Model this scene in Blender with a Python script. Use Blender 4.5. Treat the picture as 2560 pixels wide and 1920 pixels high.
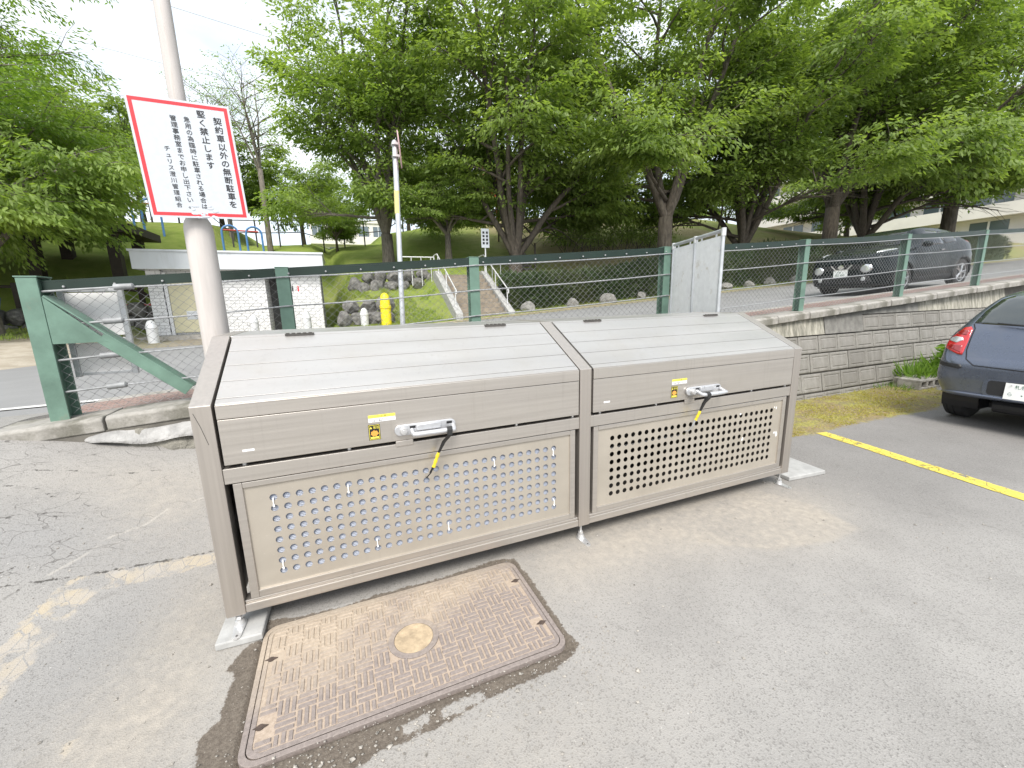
import bpy, math, random
import numpy as np
from mathutils import Vector, Matrix
from mathutils.bvhtree import BVHTree

scene = bpy.context.scene
COL = scene.collection
for o in list(bpy.data.objects):
    bpy.data.objects.remove(o)
random.seed(7)
R = math.radians

# ------------------------------------------------------------------ camera
cam_data = bpy.data.cameras.new('camera')
cam = bpy.data.objects.new('camera', cam_data)
COL.objects.link(cam)
YAW, PITCH, ROLL = 0.3911, 0.1973, -0.0236
fw = Vector((math.sin(YAW) * math.cos(PITCH), math.cos(YAW) * math.cos(PITCH), -math.sin(PITCH)))
rt = Vector((math.cos(YAW), -math.sin(YAW), 0))
up = rt.cross(fw)
r2 = rt * math.cos(ROLL) + up * math.sin(ROLL)
u2 = up * math.cos(ROLL) - rt * math.sin(ROLL)
cam.matrix_world = Matrix(((r2.x, u2.x, -fw.x, 0.5949), (r2.y, u2.y, -fw.y, -2.0124),
                           (r2.z, u2.z, -fw.z, 1.4901), (0, 0, 0, 1)))
cam_data.sensor_width = 36
cam_data.lens = 14.546
cam_data.clip_start = 0.05
cam_data.clip_end = 2000
scene.camera = cam

# ------------------------------------------------------------------ sky and sun
SUN_EL, SUN_AZ = R(50), R(203)          # azimuth clockwise from +Y
world = bpy.data.worlds.new('World')
scene.world = world
world.use_nodes = True
nt = world.node_tree
nt.nodes.clear()
sky = nt.nodes.new('ShaderNodeTexSky')
sky.sky_type = 'NISHITA'
sky.sun_disc = False
sky.sun_elevation = SUN_EL
sky.sun_rotation = SUN_AZ
sky.air_density = 1.0
sky.dust_density = 2.5
sky.ozone_density = 1.0
skybg = nt.nodes.new('ShaderNodeBackground')
skybg.inputs['Strength'].default_value = 0.12
nt.links.new(sky.outputs[0], skybg.inputs['Color'])
cl_co = nt.nodes.new('ShaderNodeTexCoord')
cl_map = nt.nodes.new('ShaderNodeMapping')
cl_map.inputs['Scale'].default_value = (1, 1, 2.2)
cl_n = nt.nodes.new('ShaderNodeTexNoise')
cl_n.inputs['Scale'].default_value = 2.6
cl_n.inputs['Detail'].default_value = 6
cl_n.inputs['Roughness'].default_value = 0.55
cl_r = nt.nodes.new('ShaderNodeMapRange')
cl_r.inputs['From Min'].default_value = 0.36
cl_r.inputs['From Max'].default_value = 0.66
cl_r.inputs['To Min'].default_value = 0.52
cl_r.inputs['To Max'].default_value = 0.97
cloud = nt.nodes.new('ShaderNodeBackground')
cloud.inputs['Color'].default_value = (0.93, 0.97, 1.0, 1)
cloud.inputs['Strength'].default_value = 0.70
mixw = nt.nodes.new('ShaderNodeMixShader')
wout = nt.nodes.new('ShaderNodeOutputWorld')
nt.links.new(cl_co.outputs['Generated'], cl_map.inputs['Vector'])
nt.links.new(cl_map.outputs[0], cl_n.inputs['Vector'])
nt.links.new(cl_n.outputs['Fac'], cl_r.inputs['Value'])
nt.links.new(cl_r.outputs[0], mixw.inputs['Fac'])
nt.links.new(skybg.outputs[0], mixw.inputs[1])
nt.links.new(cloud.outputs[0], mixw.inputs[2])
nt.links.new(mixw.outputs[0], wout.inputs['Surface'])

sun_data = bpy.data.lights.new('sun', 'SUN')
sun_data.energy = 2.0
sun_data.angle = R(24)
sun_data.color = (1.0, 0.96, 0.9)
sun = bpy.data.objects.new('sun', sun_data)
COL.objects.link(sun)
sd = Vector((math.sin(SUN_AZ) * math.cos(SUN_EL), math.cos(SUN_AZ) * math.cos(SUN_EL), math.sin(SUN_EL)))
sun.rotation_euler = sd.to_track_quat('Z', 'Y').to_euler()
sun.location = sd * 30

vs = scene.view_settings
vs.view_transform = 'Standard'
vs.look = 'None'
vs.exposure = 1.14
vs.gamma = 1.0
vs.use_curve_mapping = False

# ------------------------------------------------------------------ helpers
def V(*a):
    return Vector(a)

class MB:
    """collects shapes, builds ONE mesh object"""
    def __init__(s):
        s.v, s.f, s.m = [], [], []
    def add(s, vs_, fs, mi=0):
        b = len(s.v)
        s.v.extend([tuple(p) for p in vs_])
        for f in fs:
            s.f.append(tuple(b + i for i in f)); s.m.append(mi)
        return s
    def box(s, c, size, rot=None, mi=0):
        hx, hy, hz = size[0] / 2, size[1] / 2, size[2] / 2
        vs_ = [Vector((x, y, z)) for x in (-hx, hx) for y in (-hy, hy) for z in (-hz, hz)]
        if rot is not None:
            vs_ = [rot @ p for p in vs_]
        c = Vector(c)
        return s.add([p + c for p in vs_], [(0, 1, 3, 2), (4, 6, 7, 5), (0, 4, 5, 1), (2, 3, 7, 6), (0, 2, 6, 4), (1, 5, 7, 3)], mi)
    def bx(s, x0, x1, y0, y1, z0, z1, mi=0):
        return s.box(((x0 + x1) / 2, (y0 + y1) / 2, (z0 + z1) / 2), (abs(x1 - x0), abs(y1 - y0), abs(z1 - z0)), None, mi)
    def tube(s, pts, r, n=8, caps=True, mi=0):
        pts = [Vector(p) for p in pts]
        rs = r if hasattr(r, '__len__') else [r] * len(pts)
        rings = []
        t = (pts[1] - pts[0]).normalized()
        a = t.orthogonal().normalized()
        for i, p in enumerate(pts):
            if i == 0: t = pts[1] - pts[0]
            elif i == len(pts) - 1: t = pts[-1] - pts[-2]
            else: t = (pts[i + 1] - pts[i]).normalized() + (pts[i] - pts[i - 1]).normalized()
            if t.length < 1e-9: t = Vector((0, 0, 1))
            t.normalize()
            a = (a - t * a.dot(t))
            if a.length < 1e-6: a = t.orthogonal()
            a.normalize()
            b = t.cross(a)
            rings.append([p + (a * math.cos(2 * math.pi * k / n) + b * math.sin(2 * math.pi * k / n)) * rs[i] for k in range(n)])
        vs_ = [q for rg in rings for q in rg]
        fs = []
        for i in range(len(pts) - 1):
            for k in range(n):
                k2 = (k + 1) % n
                fs.append((i * n + k, i * n + k2, (i + 1) * n + k2, (i + 1) * n + k))
        if caps:
            fs.append(tuple(range(n - 1, -1, -1)))
            fs.append(tuple((len(pts) - 1) * n + k for k in range(n)))
        return s.add(vs_, fs, mi)
    def lathe(s, prof, n=16, org=(0, 0, 0), rot=None, mi=0):
        org = Vector(org)
        vs_, fs = [], []
        for (r_, z_) in prof:
            for k in range(n):
                p = Vector((r_ * math.cos(2 * math.pi * k / n), r_ * math.sin(2 * math.pi * k / n), z_))
                if rot is not None: p = rot @ p
                vs_.append(p + org)
        for i in range(len(prof) - 1):
            for k in range(n):
                k2 = (k + 1) % n
                fs.append((i * n + k, i * n + k2, (i + 1) * n + k2, (i + 1) * n + k))
        fs.append(tuple(range(n - 1, -1, -1)))
        fs.append(tuple((len(prof) - 1) * n + k for k in range(n)))
        return s.add(vs_, fs, mi)
    def prism(s, poly, fn0, fn1, mi=0):
        """poly: 2D outline; fn0/fn1 map (a,b)->3D for the two faces"""
        n = len(poly)
        vs_ = [fn0(*p) for p in poly] + [fn1(*p) for p in poly]
        fs = [tuple(range(n - 1, -1, -1)), tuple(range(n, 2 * n))]
        for i in range(n):
            j = (i + 1) % n
            fs.append((i, j, n + j, n + i))
        return s.add(vs_, fs, mi)
    def build(s, name, mats, parent=None, smooth=False, bevel=0.0, loc=None, fixn=True, kind=None):
        me = bpy.data.meshes.new(name)
        me.from_pydata(s.v, [], s.f)
        if not isinstance(mats, (list, tuple)): mats = [mats]
        for m_ in mats: me.materials.append(m_)
        if len(mats) > 1: me.polygons.foreach_set('material_index', s.m)
        if fixn:
            import bmesh
            bm = bmesh.new(); bm.from_mesh(me)
            bmesh.ops.recalc_face_normals(bm, faces=bm.faces)
            bm.to_mesh(me); bm.free()
        if smooth:
            me.polygons.foreach_set('use_smooth', [True] * len(me.polygons))
            if smooth != 'all':
                try: me.set_sharp_from_angle(angle=R(40))
                except Exception: pass
        o = bpy.data.objects.new(name, me)
        COL.objects.link(o)
        if bevel:
            b = o.modifiers.new('bevel', 'BEVEL'); b.width = bevel; b.segments = 2; b.limit_method = 'ANGLE'; b.angle_limit = R(40)
        if parent is not None: o.parent = parent
        if loc is not None: o.location = loc
        if kind: o['kind'] = kind
        return o

def np_mesh(name, verts, faces, mats, parent=None, smooth=False, kind=None, attrs=None, mat_idx=None):
    """fast mesh from numpy: verts (N,3), faces (M,3|4)"""
    me = bpy.data.meshes.new(name)
    n, m, k = len(verts), len(faces), faces.shape[1]
    me.vertices.add(n); me.vertices.foreach_set('co', np.asarray(verts, np.float32).ravel())
    me.loops.add(m * k); me.loops.foreach_set('vertex_index', np.asarray(faces, np.int32).ravel())
    me.polygons.add(m)
    me.polygons.foreach_set('loop_start', np.arange(0, m * k, k, dtype=np.int32))
    if not isinstance(mats, (list, tuple)): mats = [mats]
    for m_ in mats: me.materials.append(m_)
    if mat_idx is not None: me.polygons.foreach_set('material_index', np.asarray(mat_idx, np.int32))
    me.update(calc_edges=True)
    me.polygons.foreach_set('use_smooth', [bool(smooth)] * m)
    for an, av in (attrs or {}).items():
        a = me.attributes.new(an, 'FLOAT', 'POINT'); a.data.foreach_set('value', np.asarray(av, np.float32))
    o = bpy.data.objects.new(name, me); COL.objects.link(o)
    if parent is not None: o.parent = parent
    if kind: o['kind'] = kind
    return o

def empty(name, loc=(0, 0, 0), rz=0.0):
    o = bpy.data.objects.new(name, None); COL.objects.link(o)
    o.location = loc; o.rotation_euler = (0, 0, rz); o.empty_display_size = 0.1
    return o
def tag(o, label, cat, group=None):
    o['label'] = label; o['category'] = cat
    if group: o['group'] = group
    return o
def struct(o):
    o['kind'] = 'structure'; return o
def share(o, name=None, parent=None, loc=None):
    c = o.copy(); COL.objects.link(c)
    if parent is not None: c.parent = parent
    if loc is not None: c.location = loc
    return c
def copy_tree(o, loc, rz=0.0, scale=1.0):
    c = o.copy(); COL.objects.link(c); c.location = loc; c.rotation_euler = (0, 0, rz); c.scale = (scale,) * 3
    for ch in o.children:
        d = ch.copy(); COL.objects.link(d); d.parent = c
        for g in ch.children:
            e = g.copy(); COL.objects.link(e); e.parent = d
    return c

# numpy value noise
_rng = np.random.RandomState(3)
_lat = _rng.rand(256, 256)
def vnoise(x, y):
    xi, yi = np.floor(x).astype(int), np.floor(y).astype(int)
    fx, fy = x - xi, y - yi
    fx, fy = fx * fx * (3 - 2 * fx), fy * fy * (3 - 2 * fy)
    g = lambda a, b: _lat[a % 256, b % 256]
    return (g(xi, yi) * (1 - fx) + g(xi + 1, yi) * fx) * (1 - fy) + (g(xi, yi + 1) * (1 - fx) + g(xi + 1, yi + 1) * fx) * fy
def fbm(x, y, oct=4):
    s_, a, t = 0, 0.5, 0
    for i in range(oct):
        s_ = s_ + a * vnoise(x * 2 ** i + 17 * i, y * 2 ** i + 31 * i); t += a; a *= 0.5
    return s_ / t

# ------------------------------------------------------------------ materials
class NT:
    """tiny node-tree helper"""
    def __init__(s, name):
        s.mat = bpy.data.materials.new(name); s.mat.use_nodes = True
        s.t = s.mat.node_tree; s.t.nodes.clear()
        s.out = s.t.nodes.new('ShaderNodeOutputMaterial')
        s._co = None
    def n(s, typ, **kw):
        nd = s.t.nodes.new('ShaderNode' + typ)
        for k, v in kw.items(): setattr(nd, k, v)
        return nd
    def lk(s, a, b): s.t.links.new(a, b)
    def co(s):
        if s._co is None: s._co = s.n('TexCoord')
        return s._co.outputs['Object']
    def mapped(s, scale=(1, 1, 1), rot=(0, 0, 0)):
        m = s.n('Mapping'); m.inputs['Scale'].default_value = scale; m.inputs['Rotation'].default_value = rot
        s.lk(s.co(), m.inputs['Vector']); return m.outputs[0]
    def noise(s, scale, detail=4, rough=0.55, vec=None, dist=0.0):
        nd = s.n('TexNoise'); nd.inputs['Scale'].default_value = scale; nd.inputs['Detail'].default_value = detail
        nd.inputs['Roughness'].default_value = rough; nd.inputs['Distortion'].default_value = dist
        s.lk(vec if vec is not None else s.co(), nd.inputs['Vector']); return nd.outputs['Fac']
    def rng(s, val, a, b, c=0.0, d=1.0, smooth=False):
        nd = s.n('MapRange'); nd.clamp = True
        if smooth: nd.interpolation_type = 'SMOOTHSTEP'
        for k, v in zip(('From Min', 'From Max', 'To Min', 'To Max'), (a, b, c, d)): nd.inputs[k].default_value = v
        s.lk(val, nd.inputs['Value']); return nd.outputs[0]
    def math(s, op, a, b=None, c=None):
        nd = s.n('Math'); nd.operation = op
        for i, x in enumerate((a, b, c)):
            if x is None: continue
            if isinstance(x, (int, float)): nd.inputs[i].default_value = x
            else: s.lk(x, nd.inputs[i])
        return nd.outputs[0]
    def mix(s, fac, a, b, typ='MIX'):
        nd = s.n('Mix'); nd.data_type = 'RGBA'; nd.blend_type = typ
        def put(sock, x):
            if isinstance(x, (int, float)): sock.default_value = x
            elif isinstance(x, tuple): sock.default_value = x if len(x) == 4 else (*x, 1)
            else: s.lk(x, sock)
        put(nd.inputs[0], fac); put(nd.inputs[6], a); put(nd.inputs[7], b)
        return nd.outputs[2]
    def attr(s, name):
        nd = s.n('Attribute'); nd.attribute_name = name; return nd.outputs['Fac']
    def bump(s, h, strength=0.3, dist=0.01, nrm=None):
        nd = s.n('Bump'); nd.inputs['Strength'].default_value = strength; nd.inputs['Distance'].default_value = dist
        s.lk(h, nd.inputs['Height'])
        if nrm is not None: s.lk(nrm, nd.inputs['Normal'])
        return nd.outputs[0]
    def bsdf(s, color, rough=0.5, metal=0.0, normal=None, spec=0.5, coat=0.0, **kw):
        b = s.n('BsdfPrincipled')
        def put(k, x):
            if isinstance(x, (int, float)): b.inputs[k].default_value = x
            elif isinstance(x, tuple): b.inputs[k].default_value = x if len(x) == 4 else (*x, 1)
            else: s.lk(x, b.inputs[k])
        put('Base Color', color); put('Roughness', rough); put('Metallic', metal); put('Specular IOR Level', spec); put('Coat Weight', coat)
        for k, v in kw.items(): put(k.replace('_', ' '), v)
        if normal is not None: s.lk(normal, b.inputs['Normal'])
        s.lk(b.outputs[0], s.out.inputs['Surface']); s.b = b
        return s.mat

def pmat(name, col, rough=0.5, metal=0.0, var=0.12, vs_=4.0, bump=0.0, bs=60.0, spec=0.5, coat=0.0, stretch=(1, 1, 1), dist=0.01, dirt=None, dirt_amt=0.0):
    t = NT(name)
    vec = t.mapped(stretch)
    n1 = t.noise(vs_, 5, 0.6, vec)
    lo = tuple(max(0, c * (1 - var * 1.4)) for c in col); hi = tuple(min(1, c * (1 + var * 1.2)) for c in col)
    c = t.mix(t.rng(n1, 0.3, 0.7), lo, hi)
    if dirt:
        d = t.noise(vs_ * 0.55, 7, 0.68, vec)
        c = t.mix(t.rng(d, 0.62 - dirt_amt * 0.3, 0.80 - dirt_amt * 0.25, 0, 0.85), c, dirt)
    nr = t.bump(t.noise(bs, 4, 0.6, vec), bump, dist) if bump else None
    r_ = t.rng(n1, 0.3, 0.7, max(0.02, rough - 0.06), min(1, rough + 0.06))
    return t.bsdf(c, r_, metal, nr, spec, coat)

M = {}
# anodised bronze aluminium, brushed along the length
def alu(name, col, rough=0.36, metal=0.8, streak=(0.6, 0.6, 42)):
    t = NT(name)
    v = t.mapped(streak)
    n1 = t.noise(1.6, 4, 0.6, v)
    n2 = t.noise(3.0, 5, 0.6)
    n3 = t.noise(26, 3, 0.6, t.mapped((0.4, 0.4, 9)))
    c = t.mix(t.rng(n1, 0.3, 0.7), tuple(x * 0.93 for x in col), tuple(min(1, x * 1.05) for x in col))
    c = t.mix(t.rng(n2, 0.45, 0.75, 0, 0.35), c, (0.42, 0.39, 0.34))
    drip = t.noise(1.0, 6, 0.7, t.mapped((34, 34, 1.3)))
    c = t.mix(t.rng(drip, 0.56, 0.74, 0, 0.22), c, (0.30, 0.275, 0.245))
    spk = t.noise(120, 2, 0.5)
    c = t.mix(t.rng(spk, 0.70, 0.76, 0, 0.35), c, (0.62, 0.59, 0.54))
    r_ = t.math('ADD', t.rng(n1, 0.3, 0.7, rough - 0.05, rough + 0.07), t.rng(n2, 0.4, 0.7, 0, 0.08))
    return t.bsdf(c, r_, metal, t.bump(n3, 0.05, 0.002), 0.5)
M['alu'] = alu('bronze_aluminium', (0.54, 0.505, 0.465))
M['alu_post'] = alu('bronze_aluminium_post', (0.50, 0.46, 0.42), 0.36, 0.8, (40, 40, 0.5))
M['alu_top'] = alu('weathered_aluminium_top', (0.52, 0.505, 0.485), 0.36, 0.7, (0.5, 5, 5))
M['alu_panel'] = alu('champagne_panel', (0.45, 0.41, 0.35), 0.42, 0.45, (2, 2, 3))
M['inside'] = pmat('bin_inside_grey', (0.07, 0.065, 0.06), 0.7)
M['plastic_white'] = pmat('white_ribbed_plastic', (0.32, 0.35, 0.42), 0.5, var=0.05)
M['tie'] = pmat('white_nylon', (0.85, 0.85, 0.85), 0.4, var=0.03)
M['zinc'] = pmat('zinc_plated_steel', (0.62, 0.62, 0.62), 0.35, 0.6, 0.1, 12)
M['handle'] = pmat('silver_handle_paint', (0.55, 0.56, 0.58), 0.32, 0.55, 0.05, 20)
M['black_rubber'] = pmat('black_rubber', (0.02, 0.02, 0.02), 0.5, bump=0.1)
M['yellow_tape'] = pmat('yellow_vinyl_tape', (0.75, 0.58, 0.03), 0.4, var=0.1, vs_=30, bump=0.4, bs=60, dist=0.004)
M['yellow_print'] = pmat('yellow_print', (0.80, 0.70, 0.10), 0.4, var=0.03)
M['white_print'] = pmat('white_print', (0.80, 0.80, 0.80), 0.4, var=0.03)
M['orange_print'] = pmat('orange_print', (0.72, 0.33, 0.06), 0.45, var=0.03)
M['black_print'] = pmat('black_print', (0.012, 0.012, 0.014), 0.45, var=0.03)
M['red_print'] = pmat('red_reflective_print', (0.70, 0.035, 0.045), 0.35, var=0.06, vs_=9)
M['sign_white'] = pmat('reflective_white_sheet', (0.50, 0.535, 0.575), 0.45, var=0.03, vs_=30)
M['paver'] = pmat('pale_concrete_paver', (0.38, 0.38, 0.37), 0.85, var=0.12, vs_=14, bump=0.25, bs=160, dist=0.004)
M['concrete'] = pmat('weathered_concrete', (0.33, 0.315, 0.29), 0.9, var=0.2, vs_=6, bump=0.35, bs=60, dirt=(0.12, 0.115, 0.09), dirt_amt=0.5)
M['mortar'] = pmat('pale_mortar', (0.36, 0.355, 0.345), 0.9, var=0.2, vs_=9, bump=0.9, bs=30, dist=0.02, dirt=(0.19, 0.185, 0.17), dirt_amt=0.3)
M['rubble'] = pmat('rough_rubble_concrete', (0.22, 0.21, 0.18), 0.95, var=0.3, vs_=9, bump=0.9, bs=28, dist=0.03)
M['pole'] = pmat('beige_grey_painted_pole', (0.50, 0.465, 0.44), 0.5, var=0.06, vs_=5, stretch=(6, 6, 0.6), bump=0.06, bs=120, dirt=(0.36, 0.31, 0.26), dirt_amt=0.1)
M['green'] = pmat('green_fence_paint', (0.12, 0.205, 0.16), 0.5, var=0.18, vs_=5, bump=0.1, bs=90, dirt=(0.20, 0.16, 0.12), dirt_amt=0.12)
M['green_shade'] = pmat('shaded_green_rail_paint', (0.006, 0.021, 0.014), 0.45, var=0.15, vs_=6)  # fence green darkened to paint the shade on the rail front
M['wire'] = pmat('galvanised_wire', (0.30, 0.305, 0.31), 0.55, 0.1, 0.15, 8)
M['cable'] = pmat('galvanised_cable', (0.36, 0.37, 0.38), 0.5, 0.4, 0.25, 60, bump=0.6, bs=240)
M['galv'] = pmat('galvanised_steel', (0.52, 0.54, 0.56), 0.42, 0.5, 0.1, 10)
M['rod'] = pmat('dull_galvanised_rod', (0.27, 0.28, 0.285), 0.6, 0.2, 0.2, 20)
M['rust'] = pmat('rusty_bolt', (0.07, 0.05, 0.04), 0.8, var=0.3, vs_=30)
M['board_white'] = pmat('stained_white_board', (0.74, 0.75, 0.745), 0.6, var=0.05, vs_=16, bump=0.1, bs=40, dirt=(0.40, 0.34, 0.24), dirt_amt=0.12)
M['tyre'] = pmat('tyre_rubber', (0.03, 0.03, 0.031), 0.75, var=0.2, bump=0.2, bs=90)
M['dark_plastic'] = pmat('dark_plastic', (0.02, 0.021, 0.023), 0.5, var=0.1)
M['alloy'] = pmat('alloy_wheel', (0.55, 0.56, 0.57), 0.3, 0.8, 0.04)
M['chrome'] = pmat('chrome', (0.75, 0.76, 0.77), 0.1, 1.0, 0.02)
M['glass_dark'] = NT('tinted_car_glass').bsdf((0.05, 0.06, 0.06), 0.03, 0.35, None, 1.0, 1.0)
M['glass_suv'] = NT('dark_car_glass').bsdf((0.008, 0.010, 0.011), 0.03, 0.0, None, 0.5, 0.2)
M['plate'] = pmat('number_plate_white', (0.80, 0.81, 0.79), 0.4, var=0.02)
M['plate_ink'] = pmat('number_plate_green', (0.03, 0.12, 0.07), 0.5, var=0.03)
M['lamp_clear'] = NT('clear_lamp_lens').bsdf((0.55, 0.57, 0.58), 0.08, 0.35, None, 0.8, 1.0)
M['lamp_red'] = NT('red_lamp_lens').bsdf((0.50, 0.012, 0.016), 0.10, 0.0, None, 0.7, 1.0)
M['lamp_red_dark'] = NT('dark_red_lamp_lens').bsdf((0.26, 0.006, 0.01), 0.12, 0.0, None, 0.7, 1.0)
def carpaint(name, col, dust=0.22, coat=0.7, metal=0.55, spec=0.4):
    t = NT(name)
    n1 = t.noise(900, 2, 0.5)
    d = t.noise(3.5, 6, 0.65)
    c = t.mix(t.rng(n1, 0.4, 0.62, 0, 0.5), col, tuple(x * 1.7 for x in col))
    c = t.mix(t.rng(d, 0.5, 0.8, 0, dust), c, (0.25, 0.23, 0.20))
    r_ = t.rng(d, 0.4, 0.75, 0.24, 0.4)
    return t.bsdf(c, r_, metal, None, spec, coat, Coat_Roughness=0.06)
M['paint_near'] = carpaint('slate_blue_car_paint', (0.105, 0.122, 0.16))
M['paint_suv'] = carpaint('dark_teal_grey_car_paint', (0.008, 0.013, 0.015), 0.03, 0.12, 0.3, 0.25)
M['bark'] = pmat('grey_brown_bark', (0.105, 0.088, 0.07), 0.95, var=0.35, vs_=9, stretch=(2.2, 2.2, 0.5), bump=1.0, bs=16, dist=0.04, dirt=(0.20, 0.18, 0.15), dirt_amt=0.25)
M['bark_pale'] = pmat('pale_grey_bark', (0.17, 0.15, 0.125), 0.95, var=0.3, vs_=8, stretch=(2, 2, 0.5), bump=0.9, bs=16, dist=0.03)
def leafmat(name, a, b, c, trans=0.5):
    t = NT(name)
    geo = t.n('NewGeometry')
    rnd = geo.outputs['Random Per Island']
    big = t.noise(0.55, 3, 0.5)
    c1 = t.mix(t.rng(rnd, 0.0, 1.0), a, b)
    c1 = t.mix(t.rng(big, 0.42, 0.66, 0, 0.75), c1, c)
    b_ = t.n('BsdfPrincipled'); t.lk(c1, b_.inputs['Base Color'])
    b_.inputs['Roughness'].default_value = 0.5; b_.inputs['Specular IOR Level'].default_value = 0.35
    tr = t.n('BsdfTranslucent'); c2 = t.mix(1.0, c1, (1.5, 1.55, 0.6), 'MULTIPLY'); t.lk(c2, tr.inputs['Color'])
    ms = t.n('MixShader'); ms.inputs[0].default_value = trans
    t.lk(b_.outputs[0], ms.inputs[1]); t.lk(tr.outputs[0], ms.inputs[2]); t.lk(ms.outputs[0], t.out.inputs['Surface'])
    return t.mat
M['leaf'] = leafmat('fresh_green_leaf', (0.115, 0.18, 0.045), (0.22, 0.30, 0.09), (0.28, 0.365, 0.11))
M['leaf_bright'] = leafmat('bright_green_leaf', (0.15, 0.23, 0.055), (0.24, 0.33, 0.09), (0.29, 0.38, 0.11), 0.5)
M['leaf_pale'] = leafmat('pale_green_leaf', (0.13, 0.22, 0.045), (0.20, 0.30, 0.07), (0.22, 0.30, 0.06))
M['leaf_dark'] = leafmat('dark_green_leaf', (0.03, 0.075, 0.018), (0.065, 0.13, 0.03), (0.05, 0.105, 0.025), 0.3)
M['needle'] = leafmat('dark_conifer_needle', (0.04, 0.075, 0.03), (0.085, 0.12, 0.05), (0.095, 0.11, 0.05), 0.15)
M['moss_tuft'] = leafmat('moss_and_dry_needle', (0.37, 0.36, 0.06), (0.34, 0.24, 0.12), (0.40, 0.37, 0.07), 0.3)
M['grass_blade'] = leafmat('lawn_blade', (0.20, 0.29, 0.05), (0.30, 0.37, 0.09), (0.27, 0.30, 0.09), 0.35)
M['weed'] = leafmat('weed_leaf', (0.10, 0.2, 0.03), (0.22, 0.34, 0.08), (0.18, 0.3, 0.06))
# ------------------------------------------------------------------ terrain functions
def road_z(x):
    x = np.asarray(x, float)
    return np.where(x > -1.0, 0.58 + 0.066 * x, 0.514 + 0.015 * (x + 1.0))
def wall_top(x):
    return 0.792 + 0.066 * x
def lot_z(x, y):
    t = 0.19 * (-x) + 0.30 * y - 0.235
    z = np.where(t / 0.05 > 30, t, np.log1p(np.exp(np.clip(t / 0.05, -40, 30))) * 0.05)
    return np.minimum(z, 0.68)
def lot_full(x, y):
    z = lot_z(x, y)
    # left of the fence the apron runs down onto the road
    k = np.clip((y - 2.2) / 1.5, 0, 1); k = k * k * (3 - 2 * k)
    zr = np.minimum(z, 0.68) * (1 - k) + (road_z(x) - 0.006) * k
    under = (x > -1.72) & (y > 2.06)
    z = np.where(y > 2.2, zr, z)
    z = z + (fbm(x * 0.9, y * 0.9, 4) - 0.5) * 0.018 * (y < 2.0)
    return np.where(under, np.minimum(z, 0.2), z)
def hill_z(x, y):
    x = np.asarray(x, float); y = np.asarray(y, float)
    lf = np.clip((-4.6 - x) / 1.6, 0, 1); lf = lf * lf * (3 - 2 * lf)
    b = road_z(x) - 0.01 + 0.07 * np.clip((y - np.where(lf > 0.5, 8.5, 12.1)) / 0.7, 0, 1) + lf * 0.085 * np.clip(y - 8.6, 0, 20)
    y0 = np.interp(x, [-60, -12, -6, -4.9, 0.5, 1.2, 4.0, 4.5, 6.6, 7.3, 60], [16.5, 16.5, 16.8, 18.2, 18.2, 13.4, 13.3, 12.7, 12.7, 13.6, 13.6])
    sl = np.interp(x, [-12, -6, -4.9, -0.5, 1.2, 4.0, 4.6, 6.6, 7.5, 30, 60], [0.6, 0.6, 0.8, 0.8, 0.48, 0.48, 0.6, 0.6, 0.62, 0.60, 0.36])
    hm = np.interp(x, [-60, -12, -6, 0, 6, 12, 30, 45, 90], [6.0, 6.0, 6.0, 6.5, 7.5, 10.0, 10.0, 5.0, 3.0])
    t = np.maximum(0, y - y0) * sl
    return b + hm * (1 - np.exp(-t / hm)) + 0.10 * (fbm(x * 0.5, y * 0.5, 3) - 0.5) * np.clip((y - 12.2) / 2, 0, 1)

def poly_sdf(px, py, poly):
    """signed distance, negative inside"""
    P = np.array(poly); n = len(P)
    d = np.full(px.shape, 1e9); inside = np.zeros(px.shape, bool)
    for i in range(n):
        a, b = P[i], P[(i + 1) % n]
        e = b - a; wx, wy = px - a[0], py - a[1]
        t = np.clip((wx * e[0] + wy * e[1]) / (e @ e + 1e-12), 0, 1)
        d = np.minimum(d, (wx - e[0] * t) ** 2 + (wy - e[1] * t) ** 2)
        c = ((a[1] <= py) & (py < b[1])) | ((b[1] <= py) & (py < a[1]))
        xi = a[0] + (py - a[1]) / (b[1] - a[1] + 1e-12) * e[0]
        inside ^= c & (px < xi)
    d = np.sqrt(d)
    return np.where(inside, -d, d)
def line_dist(px, py, line):
    P = np.array(line); d = np.full(px.shape, 1e9)
    for i in range(len(P) - 1):
        a, b = P[i], P[i + 1]; e = b - a
        wx, wy = px - a[0], py - a[1]
        t = np.clip((wx * e[0] + wy * e[1]) / (e @ e + 1e-12), 0, 1)
        d = np.minimum(d, (wx - e[0] * t) ** 2 + (wy - e[1] * t) ** 2)
    return np.sqrt(d)
def grid_faces(nx, ny):
    i, j = np.meshgrid(np.arange(nx - 1), np.arange(ny - 1), indexing='ij')
    a = (i * ny + j).ravel()
    return np.stack([a, a + ny, a + ny + 1, a + 1], 1)

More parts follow.
